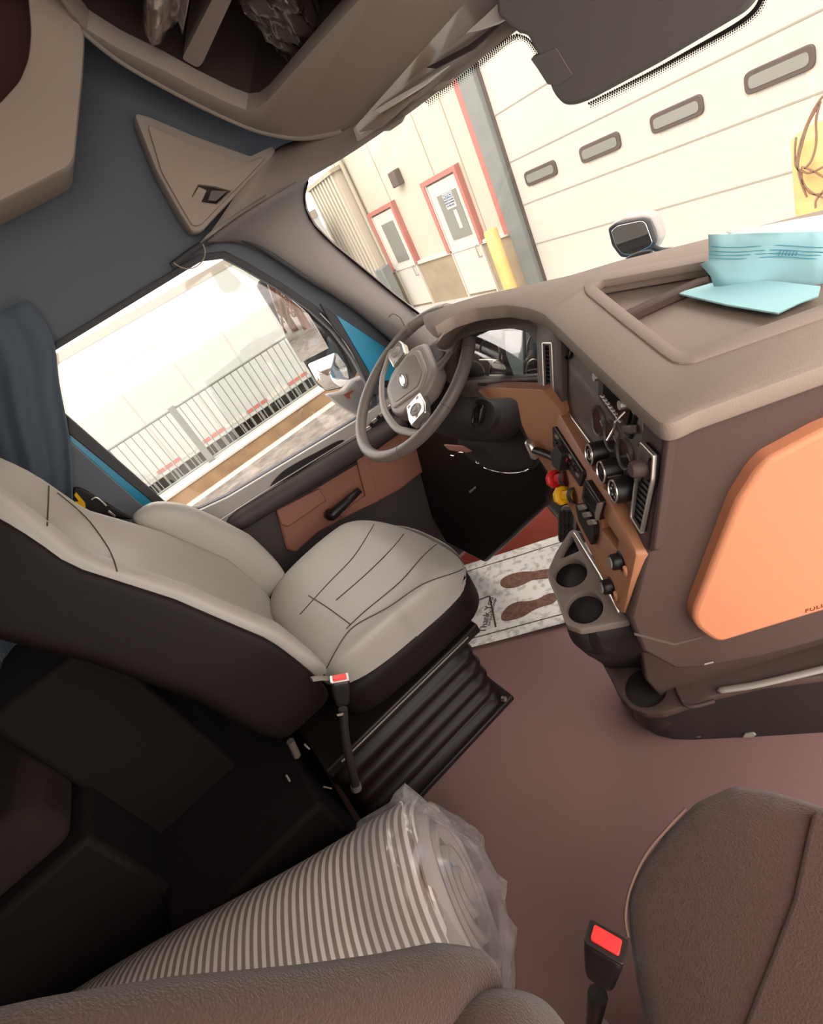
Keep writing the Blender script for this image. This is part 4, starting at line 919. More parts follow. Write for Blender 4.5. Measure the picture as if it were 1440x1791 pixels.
for a_, b_, r_ in (((508, 1296), (520, 1322), 0.009), ((501, 1356), (507, 1366), 0.0025), ((533, 1302), (541, 1310), 0.0025), ((566, 1376), (580, 1379), 0.002)):
    tube('seat_fitting', [PX(-0.33).hit(a_), PX(-0.33).hit(b_)], r_, M_PANEL if r_ > 0.005 else M_HUB, ds, 8)
# buckle on the driver seat
def buckle(name, lab, top, bot, wtop, d, red, face_y, par=None):
    t = thing(name, lab, 'seat belt buckle', bot)
    ax = (top-bot).normalized(); x = Vector(d); x = (x - ax*x.dot(ax)).normalized(); y = ax.cross(x)
    Mx = Matrix(((x.x, y.x, ax.x, top.x), (x.y, y.y, ax.y, top.y), (x.z, y.z, ax.z, top.z), (0, 0, 0, 1)))
    h = wtop
    softbox('buckle_body', (0, 0, 0), (1, 1, 1), M_BLACK, t, 6, 8, lambda q, w: Mx @ Vector((q.x*h*0.5*(0.84+0.16*q.z), q.y*h*0.33, -h*0.72 + q.z*h*0.72)))
    rim = rnd([Vector((a*h*0.47, b_*h*0.30, 0.0)) for a, b_ in ((-1, -1), (1, -1), (1, 1), (-1, 1))], h*0.08)
    slab3('buckle_rim', [Mx @ Vector((p.x, p.y, 0.0025)) for p in rim], ax, 0.004, M_SILVER if not red else M_BLACK, t, 0.001)
    rim = rnd([Vector((a*h*0.34, b_*h*0.20 + 0.02*h, 0.0)) for a, b_ in ((-1, -1), (1, -1), (1, 0.9), (-1, 0.9))], h*0.06)
    slab3('release_button', [Mx @ Vector((p.x, p.y, 0.0055)) for p in rim], ax, 0.004, M_REDB, t, 0.001)
    return t, Mx
bt_, bt_b = at((594, 1187), 'x', -0.225), at((601, 1245), 'x', -0.225)
dbk, Mx = buckle('driver_belt_buckle', 'seat belt buckle with pale rim and red button beside the driver seat', bt_, bt_b, 0.042, (0.3, 1, 0), False, 0)
tube('buckle_stalk', [at(p, 'x', -0.225) for p in crom([(600, 1240), (604, 1290), (612, 1330), (622, 1372)], 4)], 0.010, M_BLKM, dbk, 10)
slab('stalk_tag', [(589, 1250), (601, 1247), (600, 1251), (591, 1253)], PX(-0.21), 0.002, M_SILVER, dbk, 0, 0)
tube('anchor_bolt', [at((622, 1372), 'x', -0.225), at((624, 1380), 'x', -0.225)], 0.012, M_SILVER, dbk, 10)
sb = tube('belt_strap', [at(p, 'x', -0.25) for p in crom([(545, 1188), (560, 1186), (575, 1187)], 4)], 0.010, M_HUB, dbk, 8, flat=0.3)

# ================================================================== BUNK AND CABINET BEHIND THE DRIVER
bun = thing('sleeper_bunk', 'dark brown bunk and storage base filling the rear left corner', 'bunk', (-0.7, -0.9, 0.0))
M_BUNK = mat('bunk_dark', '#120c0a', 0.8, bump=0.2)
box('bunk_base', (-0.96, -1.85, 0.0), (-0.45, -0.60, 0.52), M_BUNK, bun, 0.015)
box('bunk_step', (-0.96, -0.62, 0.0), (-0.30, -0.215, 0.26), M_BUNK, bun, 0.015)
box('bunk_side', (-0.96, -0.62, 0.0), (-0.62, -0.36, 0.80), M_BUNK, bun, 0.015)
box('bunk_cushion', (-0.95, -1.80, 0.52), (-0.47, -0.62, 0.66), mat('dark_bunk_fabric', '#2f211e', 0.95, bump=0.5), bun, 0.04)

# ================================================================== ROLLED MATTRESS IN PLASTIC
rm = bpy.data.materials.new('striped_ticking'); rm.use_nodes = True; nt = rm.node_tree; b = nt.nodes['Principled BSDF']
tc = nt.nodes.new('ShaderNodeTexCoord'); wv = nt.nodes.new('ShaderNodeTexWave'); wv.wave_type = 'BANDS'; wv.bands_direction = 'X'; wv.wave_profile = 'SIN'
wv.inputs['Scale'].default_value = 20.0; wv.inputs['Distortion'].default_value = 0.9; wv.inputs['Detail'].default_value = 1.0; wv.inputs['Detail Scale'].default_value = 0.25
cr = nt.nodes.new('ShaderNodeValToRGB'); cr.color_ramp.elements[0].position = 0.42; cr.color_ramp.elements[0].color = lin('#a8938c'); cr.color_ramp.elements[1].position = 0.58; cr.color_ramp.elements[1].color = lin('#fff5ef')
nt.links.new(tc.outputs['UV'], wv.inputs['Vector']); nt.links.new(wv.outputs['Fac'], cr.inputs['Fac']); nt.links.new(cr.outputs['Color'], b.inputs['Base Color'])
b.inputs['Roughness'].default_value = 0.5; b.inputs['Coat Weight'].default_value = 0.35; b.inputs['Coat Roughness'].default_value = 0.25
RE = Vector((0.045, -0.085, 0.20)); RD = Vector((-0.34, -0.94, 0.0)).normalized(); RL = 1.05; RRd = 0.185
ro = thing('mattress_roll', 'rolled striped mattress wrapped in clear plastic lying between the seats', 'mattress', Vector((RE.x, RE.y, 0)))
side_ = Vector((0, 0, 1)).cross(RD).normalized()
bm = bmesh.new(); uvl = bm.loops.layers.uv.new('UVMap'); seg = 48; NL = 40; V = []
for j in range(NL+1):
    t = j/NL; r = RRd*(1 - 0.10*math.exp(-t*30) - 0.04*math.sin(t*7)) ; row = []
    for k in range(seg):
        a = 2*math.pi*k/seg; rr_ = r*(1+0.02*math.sin(3*a+t*4)+0.012*math.sin(7*a))
        p = RE + RD*(t*RL) + side_*(rr_*math.cos(a)) + Vector((0, 0, rr_*math.sin(a)*0.97))
        p.z = max(p.z, 0.006); row.append(bm.verts.new(p))
    V.append(row)
for j in range(NL):
    for k in range(seg):
        f = bm.faces.new((V[j][k], V[j][(k+1) % seg], V[j+1][(k+1) % seg], V[j+1][k]))
        for l, (jj, kk_) in zip(f.loops, ((j, k), (j, k+1), (j+1, k+1), (j+1, k))): l[uvl].uv = (jj/NL*RL, kk_/seg*0.3)
cv = bm.verts.new(RE + RD*RL); 
for k in range(seg): bm.faces.new((V[-1][k], V[-1][(k+1) % seg], cv))
me = bpy.data.meshes.new('ticking'); bm.normal_update(); bm.to_mesh(me); bm.free(); link('ticking', me, rm, ro)
# spiral of foam on the end
foam = mat('foam_end', '#b9aca6', 0.6, bump=0.4, bscale=40)
rows = []
for i in range(140):
    a = i*0.16; r = 0.165 - 0.0065*a; 
    if r < 0.012: break
    c = RE + side_*(r*math.cos(a)) + Vector((0, 0, r*math.sin(a)*0.97)); n_ = (c-RE).normalized()
    rows.append([c - n_*0.011 + RD*0.01, c - n_*0.007 - RD*0.016, c + n_*0.007 - RD*0.016, c + n_*0.011 + RD*0.01])
grid('rolled_end', rows, foam, ro)
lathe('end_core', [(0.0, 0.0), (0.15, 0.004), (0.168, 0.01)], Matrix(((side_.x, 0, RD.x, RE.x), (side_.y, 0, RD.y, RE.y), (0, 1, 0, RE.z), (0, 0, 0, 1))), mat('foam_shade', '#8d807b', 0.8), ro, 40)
# plastic film gathered over the end
film = bpy.data.materials.new('plastic_film'); film.use_nodes = True; nt = film.node_tree
for n in list(nt.nodes): nt.nodes.remove(n)
o_ = nt.nodes.new('ShaderNodeOutputMaterial'); t_ = nt.nodes.new('ShaderNodeBsdfTransparent'); g_ = nt.nodes.new('ShaderNodeBsdfGlossy'); g_.inputs['Roughness'].default_value = 0.14; d_ = nt.nodes.new('ShaderNodeBsdfDiffuse'); d_.inputs[0].default_value = (0.8, 0.76, 0.78, 1)
fr_ = nt.nodes.new('ShaderNodeLayerWeight'); fr_.inputs[0].default_value = 0.35
m1 = nt.nodes.new('ShaderNodeMixShader'); m2 = nt.nodes.new('ShaderNodeMixShader'); m1.inputs[0].default_value = 0.5
nt.links.new(g_.outputs[0], m1.inputs[1]); nt.links.new(d_.outputs[0], m1.inputs[2])
mr_ = nt.nodes.new('ShaderNodeMapRange'); mr_.inputs['To Min'].default_value = 0.10; mr_.inputs['To Max'].default_value = 0.75
nt.links.new(fr_.outputs['Facing'], mr_.inputs['Value']); nt.links.new(mr_.outputs['Result'], m2.inputs[0])
nt.links.new(t_.outputs[0], m2.inputs[1]); nt.links.new(m1.outputs[0], m2.inputs[2]); nt.links.new(m2.outputs[0], o_.inputs[0])
random.seed(11); bm = bmesh.new(); V = []; NR = 16; sg = 64
ph = [random.uniform(0, 6.28) for _ in range(8)]
for j in range(NR+1):
    t = j/NR; row = []
    for k in range(sg):
        a = 2*math.pi*k/sg
        ext = -0.12 + t*0.19
        r = 0.19*(1.0 if t < 0.55 else 1.0 - 0.75*((t-0.55)/0.45)**1.2)
        wr = 0.012*math.sin(4*a+ph[0]+t*5) + 0.007*math.sin(9*a+ph[1]-t*7) + 0.003*math.sin(17*a+ph[2]+t*10) if t > 0.4 else 0.003*math.sin(9*a)
        bulge = 0.035*(1+math.cos(a-0.3))*0.5 if t > 0.5 else 0
        row.append(bm.verts.new(RE - RD*(ext + (0.5*wr if t > 0.4 else 0) + (random.uniform(-0.002, 0.002) if t > 0.5 else 0)) + side_*((r+wr+bulge)*math.cos(a)) + Vector((0, 0, max(-0.19, (r+wr)*math.sin(a))))))
    V.append(row)
for A, B in zip(V, V[1:]):
    for k in range(sg): bm.faces.new((A[k], A[(k+1) % sg], B[(k+1) % sg], B[k]))
bm.faces.new(V[-1]); finish(bm, 'plastic_film', film, ro, True, 50)

# ================================================================== PASSENGER SEAT
ps = thing('passenger_seat', 'brown fabric passenger seat with rounded bolsters in the near corner', 'seat', (0.68, 0.05, 0.0))
PCU = [(1092, 1560), (1098, 1640), (1110, 1720), (1130, 1800), (1200, 2100), (1900, 1900), (1900, 1500), (1560, 1470), (1440, 1402), (1350, 1375), (1280, 1366), (1215, 1395), (1160, 1450), (1115, 1510)]
pcb = [at(p, 'z', 0.485) for p in rnd(PCU, 12)]; pcc = Vector((0.62, 0.06, 0.5))
def grow(P, s_, z): return [Vector((pcc.x+(p.x-pcc.x)*s_, pcc.y+(p.y-pcc.y)*s_, z)) for p in P]
loft('cushion', [grow(pcb, 0.97, 0.38), grow(pcb, 1.0, 0.40), grow(pcb, 1.005, 0.455), grow(pcb, 0.99, 0.478), grow(pcb, 0.95, 0.492), grow(pcb, 0.86, 0.500), grow(pcb, 0.3, 0.503)], M_FABRIC, ps, 0, True, 0)
tube('piping', [at(p, 'z', 0.488) for p in crom([(1099, 1640), (1094, 1600), (1104, 1550), (1130, 1495), (1165, 1452), (1200, 1415)], 5)], 0.0022, mat('piping_brown', '#7a6055', 0.9), ps, 6)
CEN = [(1424, 1415), (1412, 1460), (1388, 1570), (1350, 1670), (1310, 1770), (1290, 1830), (1900, 2000), (1900, 1500)]
cpl = [at(p, 'z', 0.507) for p in ((1424, 1415), (1412, 1460), (1388, 1570), (1350, 1670), (1310, 1770), (1262, 1900), (1900, 1900), (1900, 1500))]
slab3('centre_panel', cpl, (0, 0, 1), 0.012, M_FABRIC, ps, 0.004)
softbox('seat_base', (0.66, 0.02, 0.20), (0.20, 0.20, 0.20), M_BLACK, ps, 6, 6)
# backrest side bolster, then the lower bolster in front of it
AB = [((0.405, -0.02, 0.50), 0.05), ((0.325, -0.085, 0.60), 0.055)]
def bol(name, pts, rs, flat, m):
    P = crom(pts, 6); n_ = len(P); R_l = [rs[0] + (rs[-1]-rs[0])*i/(n_-1) for i in range(n_)]
    R_l = []
    for i in range(n_):
        t = i/(n_-1)*(len(rs)-1); j = min(int(t), len(rs)-2); R_l.append(rs[j] + (rs[j+1]-rs[j])*(t-j))
    o = tube(name, P, R_l, m, ps, 20, flat=flat); return o
bol('backrest_bolster', [(0.345, -0.090, 0.545), (0.345, -0.105, 0.57), (0.345, -0.14, 0.63), (0.35, -0.20, 0.74), (0.36, -0.26, 0.90), (0.37, -0.29, 1.0), (0.385, -0.31, 1.06)], [0.008, 0.034, 0.045, 0.047, 0.044, 0.036, 0.01], 1.25, M_FABRIC)
softbox('lower_bolster', (0.405, -0.150, 0.575), (0.052, 0.085, 0.095), M_FABRIC, ps, 2.6, 16, lambda q, w: Vector((w.x+0.03*q.z*0, w.y - 0.25*(w.z-0.60), w.z)))
softbox('backrest', (0.66, -0.36, 0.83), (0.27, 0.06, 0.36), M_FABRIC, ps, 4, 14, lambda q, w: Vector((w.x, w.y - 0.3*(w.z-0.83), w.z)))
# its buckle
pt_, pb_ = at((1060, 1648), 'z', 0.52), at((1046, 1740), 'z', 0.42)
pbk, Mx = buckle('passenger_belt_buckle', 'black seat belt buckle with bright red button by the passenger cushion', pt_, pb_, 0.046, (0.9, 0.45, 0), True, 0)
tube('buckle_stalk', [pb_, pb_ + (pb_-pt_)*0.9, Vector((0.44, -0.06, 0.12))], [0.012, 0.008, 0.008], M_BLACK, pbk, 10)
slab3('stalk_plate', [at(p, 'z', 0.36) for p in rnd([(1024, 1772), (1048, 1772), (1075, 1800), (1040, 1800)], 3)], (0, 0, 1), 0.004, M_SILVER, pbk, 0.001)

# ================================================================== PAPERS ON THE DASH
TT = Plane((TP.hit((1280, 520)) + TP.n*(-0.015)), TP.n)
blue = mat('turquoise_paper', '#a3d0d6', 0.7, bump=0.15, bscale=60)
bf = thing('blue_paper_folder', 'folded turquoise paper booklet standing open on the dashboard tray', 'paper', TT.hit((1300, 520)))
f0, f1_ = TT.hit((1248, 497), 0.006), TT.hit((1442, 512), 0.004)
flatp = [TT.hit(p, 0.004) for p in ((1184, 512), (1250, 493), (1345, 490), (1436, 500), (1432, 517), (1400, 528), (1361, 547), (1270, 532))]
slab3('flat_page', flatp, TT.n, 0.003, blue, bf, 0.0008)
bpn = (CP - f0); bpn.z = 0; UPp = Plane(TT.hit((1250, 500), 0.004), Vector((0.35, -0.93, 0.12)))
rows = []
L_ = [(1239, 410), (1240, 428), (1240, 455), (1226, 462), (1244, 482), (1250, 500)]; R__ = [(1444, 404), (1446, 425), (1446, 450), (1448, 470), (1446, 490), (1442, 514)]
for a, c_ in zip(L_, R__):
    rows.append([UPp.hit((a[0]+(c_[0]-a[0])*i/8, a[1]+(c_[1]-a[1])*i/8), 0.003*math.sin(i*1.3+a[1]*0.05)) for i in range(9)])
grid('standing_page', rows, blue, bf, 0.0025)
line = mat('faint_blue_print', '#3f8fa3', 0.8)
for y_, x0, x1 in ((433, 1244, 1440), (441, 1242, 1440), (447, 1241, 1438), (453, 1242, 1440)):
    tube('print_line', [UPp.hit((x0+(x1-x0)*i/8, y_ - 2 + 2*math.sin(i)), 0.004) for i in range(9)], 0.0005, line, bf, 4)
for i in range(6): tube('handwriting', [UPp.hit((1362+i*6, 448), 0.0045), UPp.hit((1366+i*6, 438), 0.0045)], 0.0005, line, bf, 4)
wpap = mat('white_paper', '#dfe3e6', 0.8)
w_ = slab('white_sheet', [(1270, 405), (1330, 395), (1400, 382), (1460, 372), (1460, 404), (1400, 412), (1300, 415)], Plane(TT.hit((1350, 440), 0.0), (0.1, -0.6, 0.8)), 0.002, wpap, None, 0.02, 0); tag(w_, 'white sheet of paper lying behind the turquoise booklet against the windscreen', 'paper')

# ================================================================== OUTSIDE
GZ = 1.27 - 0.341*7.0
BD = 7.0; BP_ = PY(BD)
def bx(px): return BP_.hit(px)
m_wall = mat('cream_metal_wall', '#aca495', 0.7)
m_seamw = mat('wall_seam', '#9a9280', 0.7)
m_rtrim = mat('red_steel_trim', '#9a6258', 0.6)
m_conc = mat('concrete_wainscot', '#8a7c66', 0.9, var=0.12, vscale=3)
m_white = mat('white_steel', '#b8b2a8', 0.6)
m_col = mat('grey_steel_column', '#6b6f6c', 0.6, var=0.06, vscale=4)
m_pane = mat('grey_window_pane', '#73736c', 0.2, spec=0.8)
m_gask = mat('window_gasket', '#4d423d', 0.7)
m_gdoor = mat('garage_door_white', '#b0aba1', 0.6)
m_snow = mat('snow', '#aaa6a0', 0.9, var=0.03)
m_gravel = mat('gravel', '#6a635c', 0.95, bump=1.0, bscale=30, var=0.35, vscale=6)
bm = bmesh.new(); addbox(bm, (-8.5, -60, GZ-0.3), (40, 60, GZ)); addbox(bm, (-60, 5.5, GZ-0.3), (-8.5, 60, GZ))
gr = finish(bm, 'ground', m_snow, None, False); tag(gr, kind='structure')
lg = box('lower_ground', (-60, -60, -2.7), (-8.5, 5.5, -2.4), m_snow); tag(lg, kind='structure')
yd = box('gravel_yard', (-7.9, -30, GZ), (-2.2, 6.0, GZ+0.02), m_gravel); tag(yd, kind='structure')
bld = thing('industrial_building', 'cream metal sided industrial building with red framed doors and a white sectional garage door', 'building', (-8, BD, GZ))
xl, xr = bx((584, 302)).x, bx((884, 240)).x
zw = bx((734, 456)).z
box('wall_panel', (xl, BD, GZ), (6.5, BD+0.3, 6.0), m_wall, bld)
for p in ((640, 250), (715, 190), (764, 160), (590, 300)):
    x = bx(p).x; box('wall_seam', (x-0.008, BD-0.012, zw), (x+0.008, BD+0.01, 6.0), m_seamw, bld)
box('wainscot', (xl+0.1, BD-0.05, GZ), (xr-0.30, BD+0.05, zw-0.05), m_conc, bld)
box('ledge_trim', (xl+0.1, BD-0.10, zw-0.05), (xr-0.30, BD+0.05, zw+0.02), m_white, bld, 0.01)
def entry(l, r, top, pane, lab):
    X0, X1, Z1 = l, r, top
    d = box('entry_door', (X0, BD-0.08, GZ+0.05), (X1, BD+0.02, Z1), m_white, bld, 0.006)
    fw = 0.10
    for lo, hi in (((X0-fw-0.03, zw-0.02), (X0-0.03, Z1+0.03)), ((X1+0.03, zw-0.02), (X1+fw*0.8+0.03, Z1+0.03)), ((X0-fw-0.03, Z1+0.03), (X1+fw*0.8+0.03, Z1+0.03+fw*0.8))):
        box('red_frame', (lo[0], BD-0.12, lo[1]), (hi[0], BD+0.01, hi[1]), m_rtrim, d)
    for x in (X0-0.035, X1+0.005): box('jamb', (x, BD-0.10, GZ), (x+0.03, BD+0.01, Z1+0.03), m_white, d)
    (px0, pz1), (px1, pz0) = pane
    box('window_pane', (px0, BD-0.095, pz0), (px1, BD-0.075, pz1), m_pane, d)
    hx = X1-0.07; tube('door_pull', [Vector((hx, BD-0.08, zw-0.03)), Vector((hx, BD-0.15, zw-0.03)), Vector((hx, BD-0.15, zw-0.25)), Vector((hx, BD-0.08, zw-0.25))], 0.012, M_HUB, d, 6)
    return d
P1a, P1b = bx((672, 391)), bx((723, 448)); d1 = entry(bx((657, 380)).x, bx((692, 366)).x, bx((674, 369)).z, ((P1a.x, bx((683, 386)).z), (P1b.x-0.05, bx((712, 453)).z)), '')
P2a, P2b = bx((770, 341)), bx((832, 405)); d2 = entry(bx((753, 327)).x, bx((800, 300)).x, bx((776, 312)).z, ((P2a.x, bx((786, 333)).z), (P2b.x, bx((816, 411)).z)), '')
n0, n1 = bx((780, 337)), bx((808, 357))
box('notice_sign', (n0.x, BD-0.105, bx((797, 360)).z), (n1.x-0.02, BD-0.095, bx((788, 333)).z), m_white, d2)
ncx = (n0.x+n1.x-0.02)/2; nz1 = bx((788, 333)).z; nz0 = bx((797, 360)).z; nh = nz1-nz0; nw = n1.x-0.02-n0.x
TF = lambda x, z: Matrix(((1, 0, 0, x), (0, 0, -1, BD-0.112), (0, 1, 0, z), (0, 0, 0, 1)))
mblue = mat('notice_blue', '#2b4f7a', 0.6)
box('notice_header', (ncx-nw*0.46, BD-0.11, nz1-nh*0.34), (ncx+nw*0.46, BD-0.104, nz1-nh*0.05), mblue, d2)
text_mesh('notice_text', 'NOTICE', nh*0.30, TF(ncx, nz1-nh*0.20), m_white, d2, 0.002, 1.0, 0.002)
for i, tx in enumerate(('SAFETY GLASSES', 'MUST BE WORN', 'IN THIS AREA')): text_mesh('notice_text', tx, nh*0.145, TF(ncx, nz1-nh*(0.47+i*0.17)), mblue, d2, 0.002)
q0, q1 = bx((800, 364)), bx((817, 392)); box('posted_paper', (q0.x, BD-0.105, bx((815, 394)).z), (q1.x-0.01, BD-0.095, bx((804, 362)).z), m_white, d2)
lx0, lx1 = bx((689, 303)).x, bx((703, 305)).x; lz = bx((696, 310)).z
lampw = box('wall_lamp', (lx0, BD-0.16, lz-0.14), (lx1, BD, lz+0.14), m_gask, bld, 0.02)
xa, xb = bx((838, 240)).x, bx((853, 240)).x
box('red_corner_trim', (xa, BD-0.16, zw), (xb, BD+0.02, 6.0), m_rtrim, bld)
box('column', (xb, BD-0.22, GZ), (xr-0.02, BD+0.1, 6.0), m_col, bld, 0.01)
box('column', (2.3, BD-0.22, GZ), (2.8, BD+0.1, 6.0), m_col, bld, 0.01)
gdo = box('garage_door', (xr, BD-0.10, GZ+0.01), (2.3, BD, 5.0), m_gdoor, bld)
zl = [1.27-0.246*BD, 1.27-0.156*BD, 1.27-0.065*BD, 1.27+0.028*BD, 1.27+0.12*BD, 1.27+0.21*BD]
for z in zl: box('door_seam', (xr, BD-0.108, z-0.008), (2.3, BD-0.098, z+0.008), mat('door_seam_grey', '#8d887d', 0.8), gdo)
box('door_track', (xr-0.02, BD-0.13, GZ), (xr+0.03, BD, 6.0), m_gask, gdo)
wins = [((924, 298), (979, 274), (932, 322), (985, 297)), ((1020, 252), (1091, 222), (1029, 283), (1098, 252)), ((1144, 199), (1238, 156), (1153, 231), (1243, 192)), ((1308, 122), (1434, 64), (1318, 161), (1440, 106))]
Z1 = sum(bx(p).z for w in wins for p in w[:2])/8; Z0 = sum(bx(p).z for w in wins for p in w[2:])/8
xs_ = []
for w in wins:
    x0 = (bx(w[0]).x+bx(w[2]).x)/2; x1 = (bx(w[1]).x+bx(w[3]).x)/2; xs_.append((x0, x1))
stp = (xs_[3][0]-xs_[0][0])/3; ww = xs_[3][1]-xs_[3][0]
for (x0, x1) in xs_ + [(xs_[3][0]+stp*i, xs_[3][0]+stp*i+ww) for i in (1, 2, 3)]:
    if x1 > 2.2: continue
    out_ = rnd([Vector((x0, BD-0.10, Z0)), Vector((x1, BD-0.10, Z0)), Vector((x1, BD-0.10, Z1)), Vector((x0, BD-0.10, Z1))], 0.07)
    gw = slab3('door_window', [p + Vector((0, -0.03, 0)) for p in out_], (0, -1, 0), 0.05, m_gask, gdo, 0.008)
    inn = rnd([Vector((x0+0.045, 0, Z0+0.045)), Vector((x1-0.045, 0, Z0+0.045)), Vector((x1-0.045, 0, Z1-0.045)), Vector((x0+0.045, 0, Z1-0.045))], 0.05)
    slab3('rust_streak', [Vector((x0+0.03, BD-0.102, Z0)), Vector((x0+0.09, BD-0.102, Z0)), Vector((x0+0.07, BD-0.102, Z0-0.32))], (0, -1, 0), 0.002, mat('rust_streak', '#cfb9a6', 0.9), gw)
    slab3('rust_streak', [Vector((x1-0.09, BD-0.102, Z0)), Vector((x1-0.02, BD-0.102, Z0)), Vector((x1-0.02, BD-0.102, Z0-0.45))], (0, -1, 0), 0.002, MATS['rust_streak'], gw)
    slab3('pane', [p + Vector((0, BD-0.136, 0)) for p in inn], (0, -1, 0), 0.005, m_pane, gw)
# second building part: ribbed cream annex
ax0, ax1 = PY(6.7).hit((541, 335)).x, PY(6.7).hit((583, 304)).x; az = PY(6.7).hit((570, 312)).z
an = thing('ribbed_annex', 'cream vertically ribbed metal annex at the far left of the building', 'building', ((ax0+ax1)/2, 7, GZ))
box('annex_body', (ax0, 6.72, GZ), (ax1, 6.98, az), m_wall, an)
bm = bmesh.new(); nr = 9
for i in range(nr):
    x = ax0 + (ax1-ax0)*(i+0.5)/nr; addbox(bm, (x-(ax1-ax0)/nr*0.26, 6.66, GZ), (x+(ax1-ax0)/nr*0.26, 6.73, az))
finish(bm, 'ribs', m_wall, an, False)
box('roof_edge', (ax0-0.05, 6.62, az), (ax1+0.05, 6.98, az+0.08), m_seamw, an)
pp = tube('downpipe', [Vector((ax1+0.12, BD-0.08, GZ)), Vector((ax1+0.12, BD-0.08, 6.0))], 0.05, m_seamw); tag(pp, 'thin pale downpipe at the corner between the annex and the building wall', 'pipe')
gb = PY(6.5).hit((664, 470)); bx_ = box('electrical_box', (gb.x-0.16, 6.45, GZ+0.0), (gb.x+0.14, 6.7, gb.z), m_col, None, 0.02); tag(bx_, 'grey utility box standing on the ground before the ribbed annex', 'utility box')
sh = box('distant_shed', (-24, 11, GZ), (ax0-0.6, 14, 1.4), mat('shed_grey', '#8a817b', 0.8), None, 0.05); tag(sh, 'grey shed far behind the ribbed annex at the left edge of the windscreen', 'shed')
# bollards
def bollard(px_t, y, r, lab, ztop=None):
    t = PY(y).hit(px_t); Mb = Matrix.Translation((t.x, y, GZ)); H_ = t.z-GZ
    return lathe('bollard', [(r, 0), (r, H_-0.03), (r*0.9, H_), (0, H_+0.02)], Mb, mat('bollard_yellow', '#c9a468', 0.6, var=0.08, vscale=5), None, 28)
b_1 = bollard((857, 402), 6.3, 0.115, ''); tag(b_1, 'yellow steel bollard standing in front of the right entry door', 'bollard', None)
b_2 = bollard((1452, 215), 5.2, 0.24, ''); tag(b_2, 'thick yellow post with tangled cables at the right edge before the garage door', 'bollard')
cb = PY(4.9); cbl = thing('cable_tangle', 'brown loops of cable hung over the yellow post at the right edge', 'cable', cb.hit((1420, 290)))
mc = mat('brown_cable', '#7a5a45', 0.7)
for path in ([(1440, 168), (1425, 190), (1405, 235), (1396, 270), (1394, 290), (1400, 300)], [(1436, 178), (1415, 215), (1402, 258), (1396, 290), (1402, 320), (1412, 345)], [(1434, 182), (1428, 210), (1428, 250), (1420, 280), (1408, 295)], [(1400, 296), (1415, 303), (1440, 292), (1460, 280)], [(1402, 292), (1420, 298), (1445, 312), (1460, 318)], [(1402, 300), (1405, 320), (1418, 338), (1440, 338), (1460, 325)], [(1460, 300), (1440, 335), (1428, 350), (1427, 364)], [(1393, 240), (1391, 262), (1392, 288), (1400, 300)], [(1400, 298), (1408, 325), (1430, 342), (1460, 350)]):
    tube('cable_loop', [cb.hit(p) for p in crom(path, 5)], 0.0085, mc, cbl, 6)
# hood, wipers and hood mirror beyond the glass
hdn = loft('truck_hood', [[Vector((x, y, z)) for x, y, z in ((-1.1, 1.15, 0.35), (1.2, 1.15, 0.35), (1.2, 1.15, 0.74), (0.6, 1.15, 0.80), (-0.6, 1.15, 0.80), (-1.1, 1.15, 0.72))], [Vector((x, y, z)) for x, y, z in ((-0.95, 2.6, 0.1), (1.05, 2.6, 0.1), (1.05, 2.6, 0.22), (0.5, 2.6, 0.30), (-0.5, 2.6, 0.30), (-0.95, 2.6, 0.2))]], M_BLUEP, None, 0.03)
tag(hdn, 'blue painted truck hood sloping away below the windscreen', 'hood')
hm_o = PY(1.35).hit((1105, 415)); HMN = Vector((0.30, -0.93, 0.1)).normalized(); HMP = Plane(hm_o, HMN)
hm = thing('hood_mirror', 'small chrome backed mirror standing on the hood beyond the windscreen', 'mirror', hm_o)
slab('mirror_shell', rnd([(1068, 393), (1090, 380), (1128, 375), (1142, 378), (1152, 398), (1156, 418), (1148, 436), (1128, 446), (1100, 452), (1085, 446)], 5), HMP, 0.06, mat('pale_shell', '#b5aba4', 0.3, coat=0.5), hm, -0.02, 0.012)
slab('mirror_bezel', rnd([(1063, 400), (1075, 391), (1125, 382), (1134, 388), (1147, 425), (1140, 436), (1105, 452), (1085, 450), (1070, 430)], 5), HMP, 0.02, M_SEAL, hm, 0, 0.004)
slab('mirror_glass', rnd([(1069, 404), (1080, 395), (1123, 386), (1130, 391), (1142, 425), (1136, 432), (1106, 446), (1088, 444), (1076, 428)], 4), HMP, 0.003, M_MIRR, hm, 0.003, 0.001)
tube('mirror_stay', [HMP.hit(p, -0.02) for p in crom([(1142, 432), (1160, 438), (1200, 436), (1230, 428)], 4)], 0.008, M_SEAL, hm, 8)
WPL = Plane(WSP.o + Vector((0, 0.03, 0)), WSP.n)
wp_ = thing('wiper', 'black wiper arm and blade lying along the base of the windscreen', 'wiper', WPL.hit((1150, 455)))
tube('wiper_blade', [WPL.hit(p) for p in crom([(1085, 470), (1105, 456), (1135, 447), (1190, 442), (1240, 436)], 4)], 0.006, M_SEAL, wp_, 6)
tube('wiper_arm', [WPL.hit(p) for p in crom([(1085, 468), (1100, 452), (1120, 443), (1140, 440)], 4)], 0.004, M_SEAL, wp_, 6)
tube('wiper_arm', [WPL.hit(p) for p in crom([(1095, 470), (1110, 458), (1125, 450), (1170, 446)], 4)], 0.004, M_SEAL, wp_, 6)
slab('cowl_grille', [(1110, 462), (1150, 452), (1240, 430), (1240, 446), (1150, 462)], WPL, 0.01, M_BLACK, wp_, 0, 0.002)

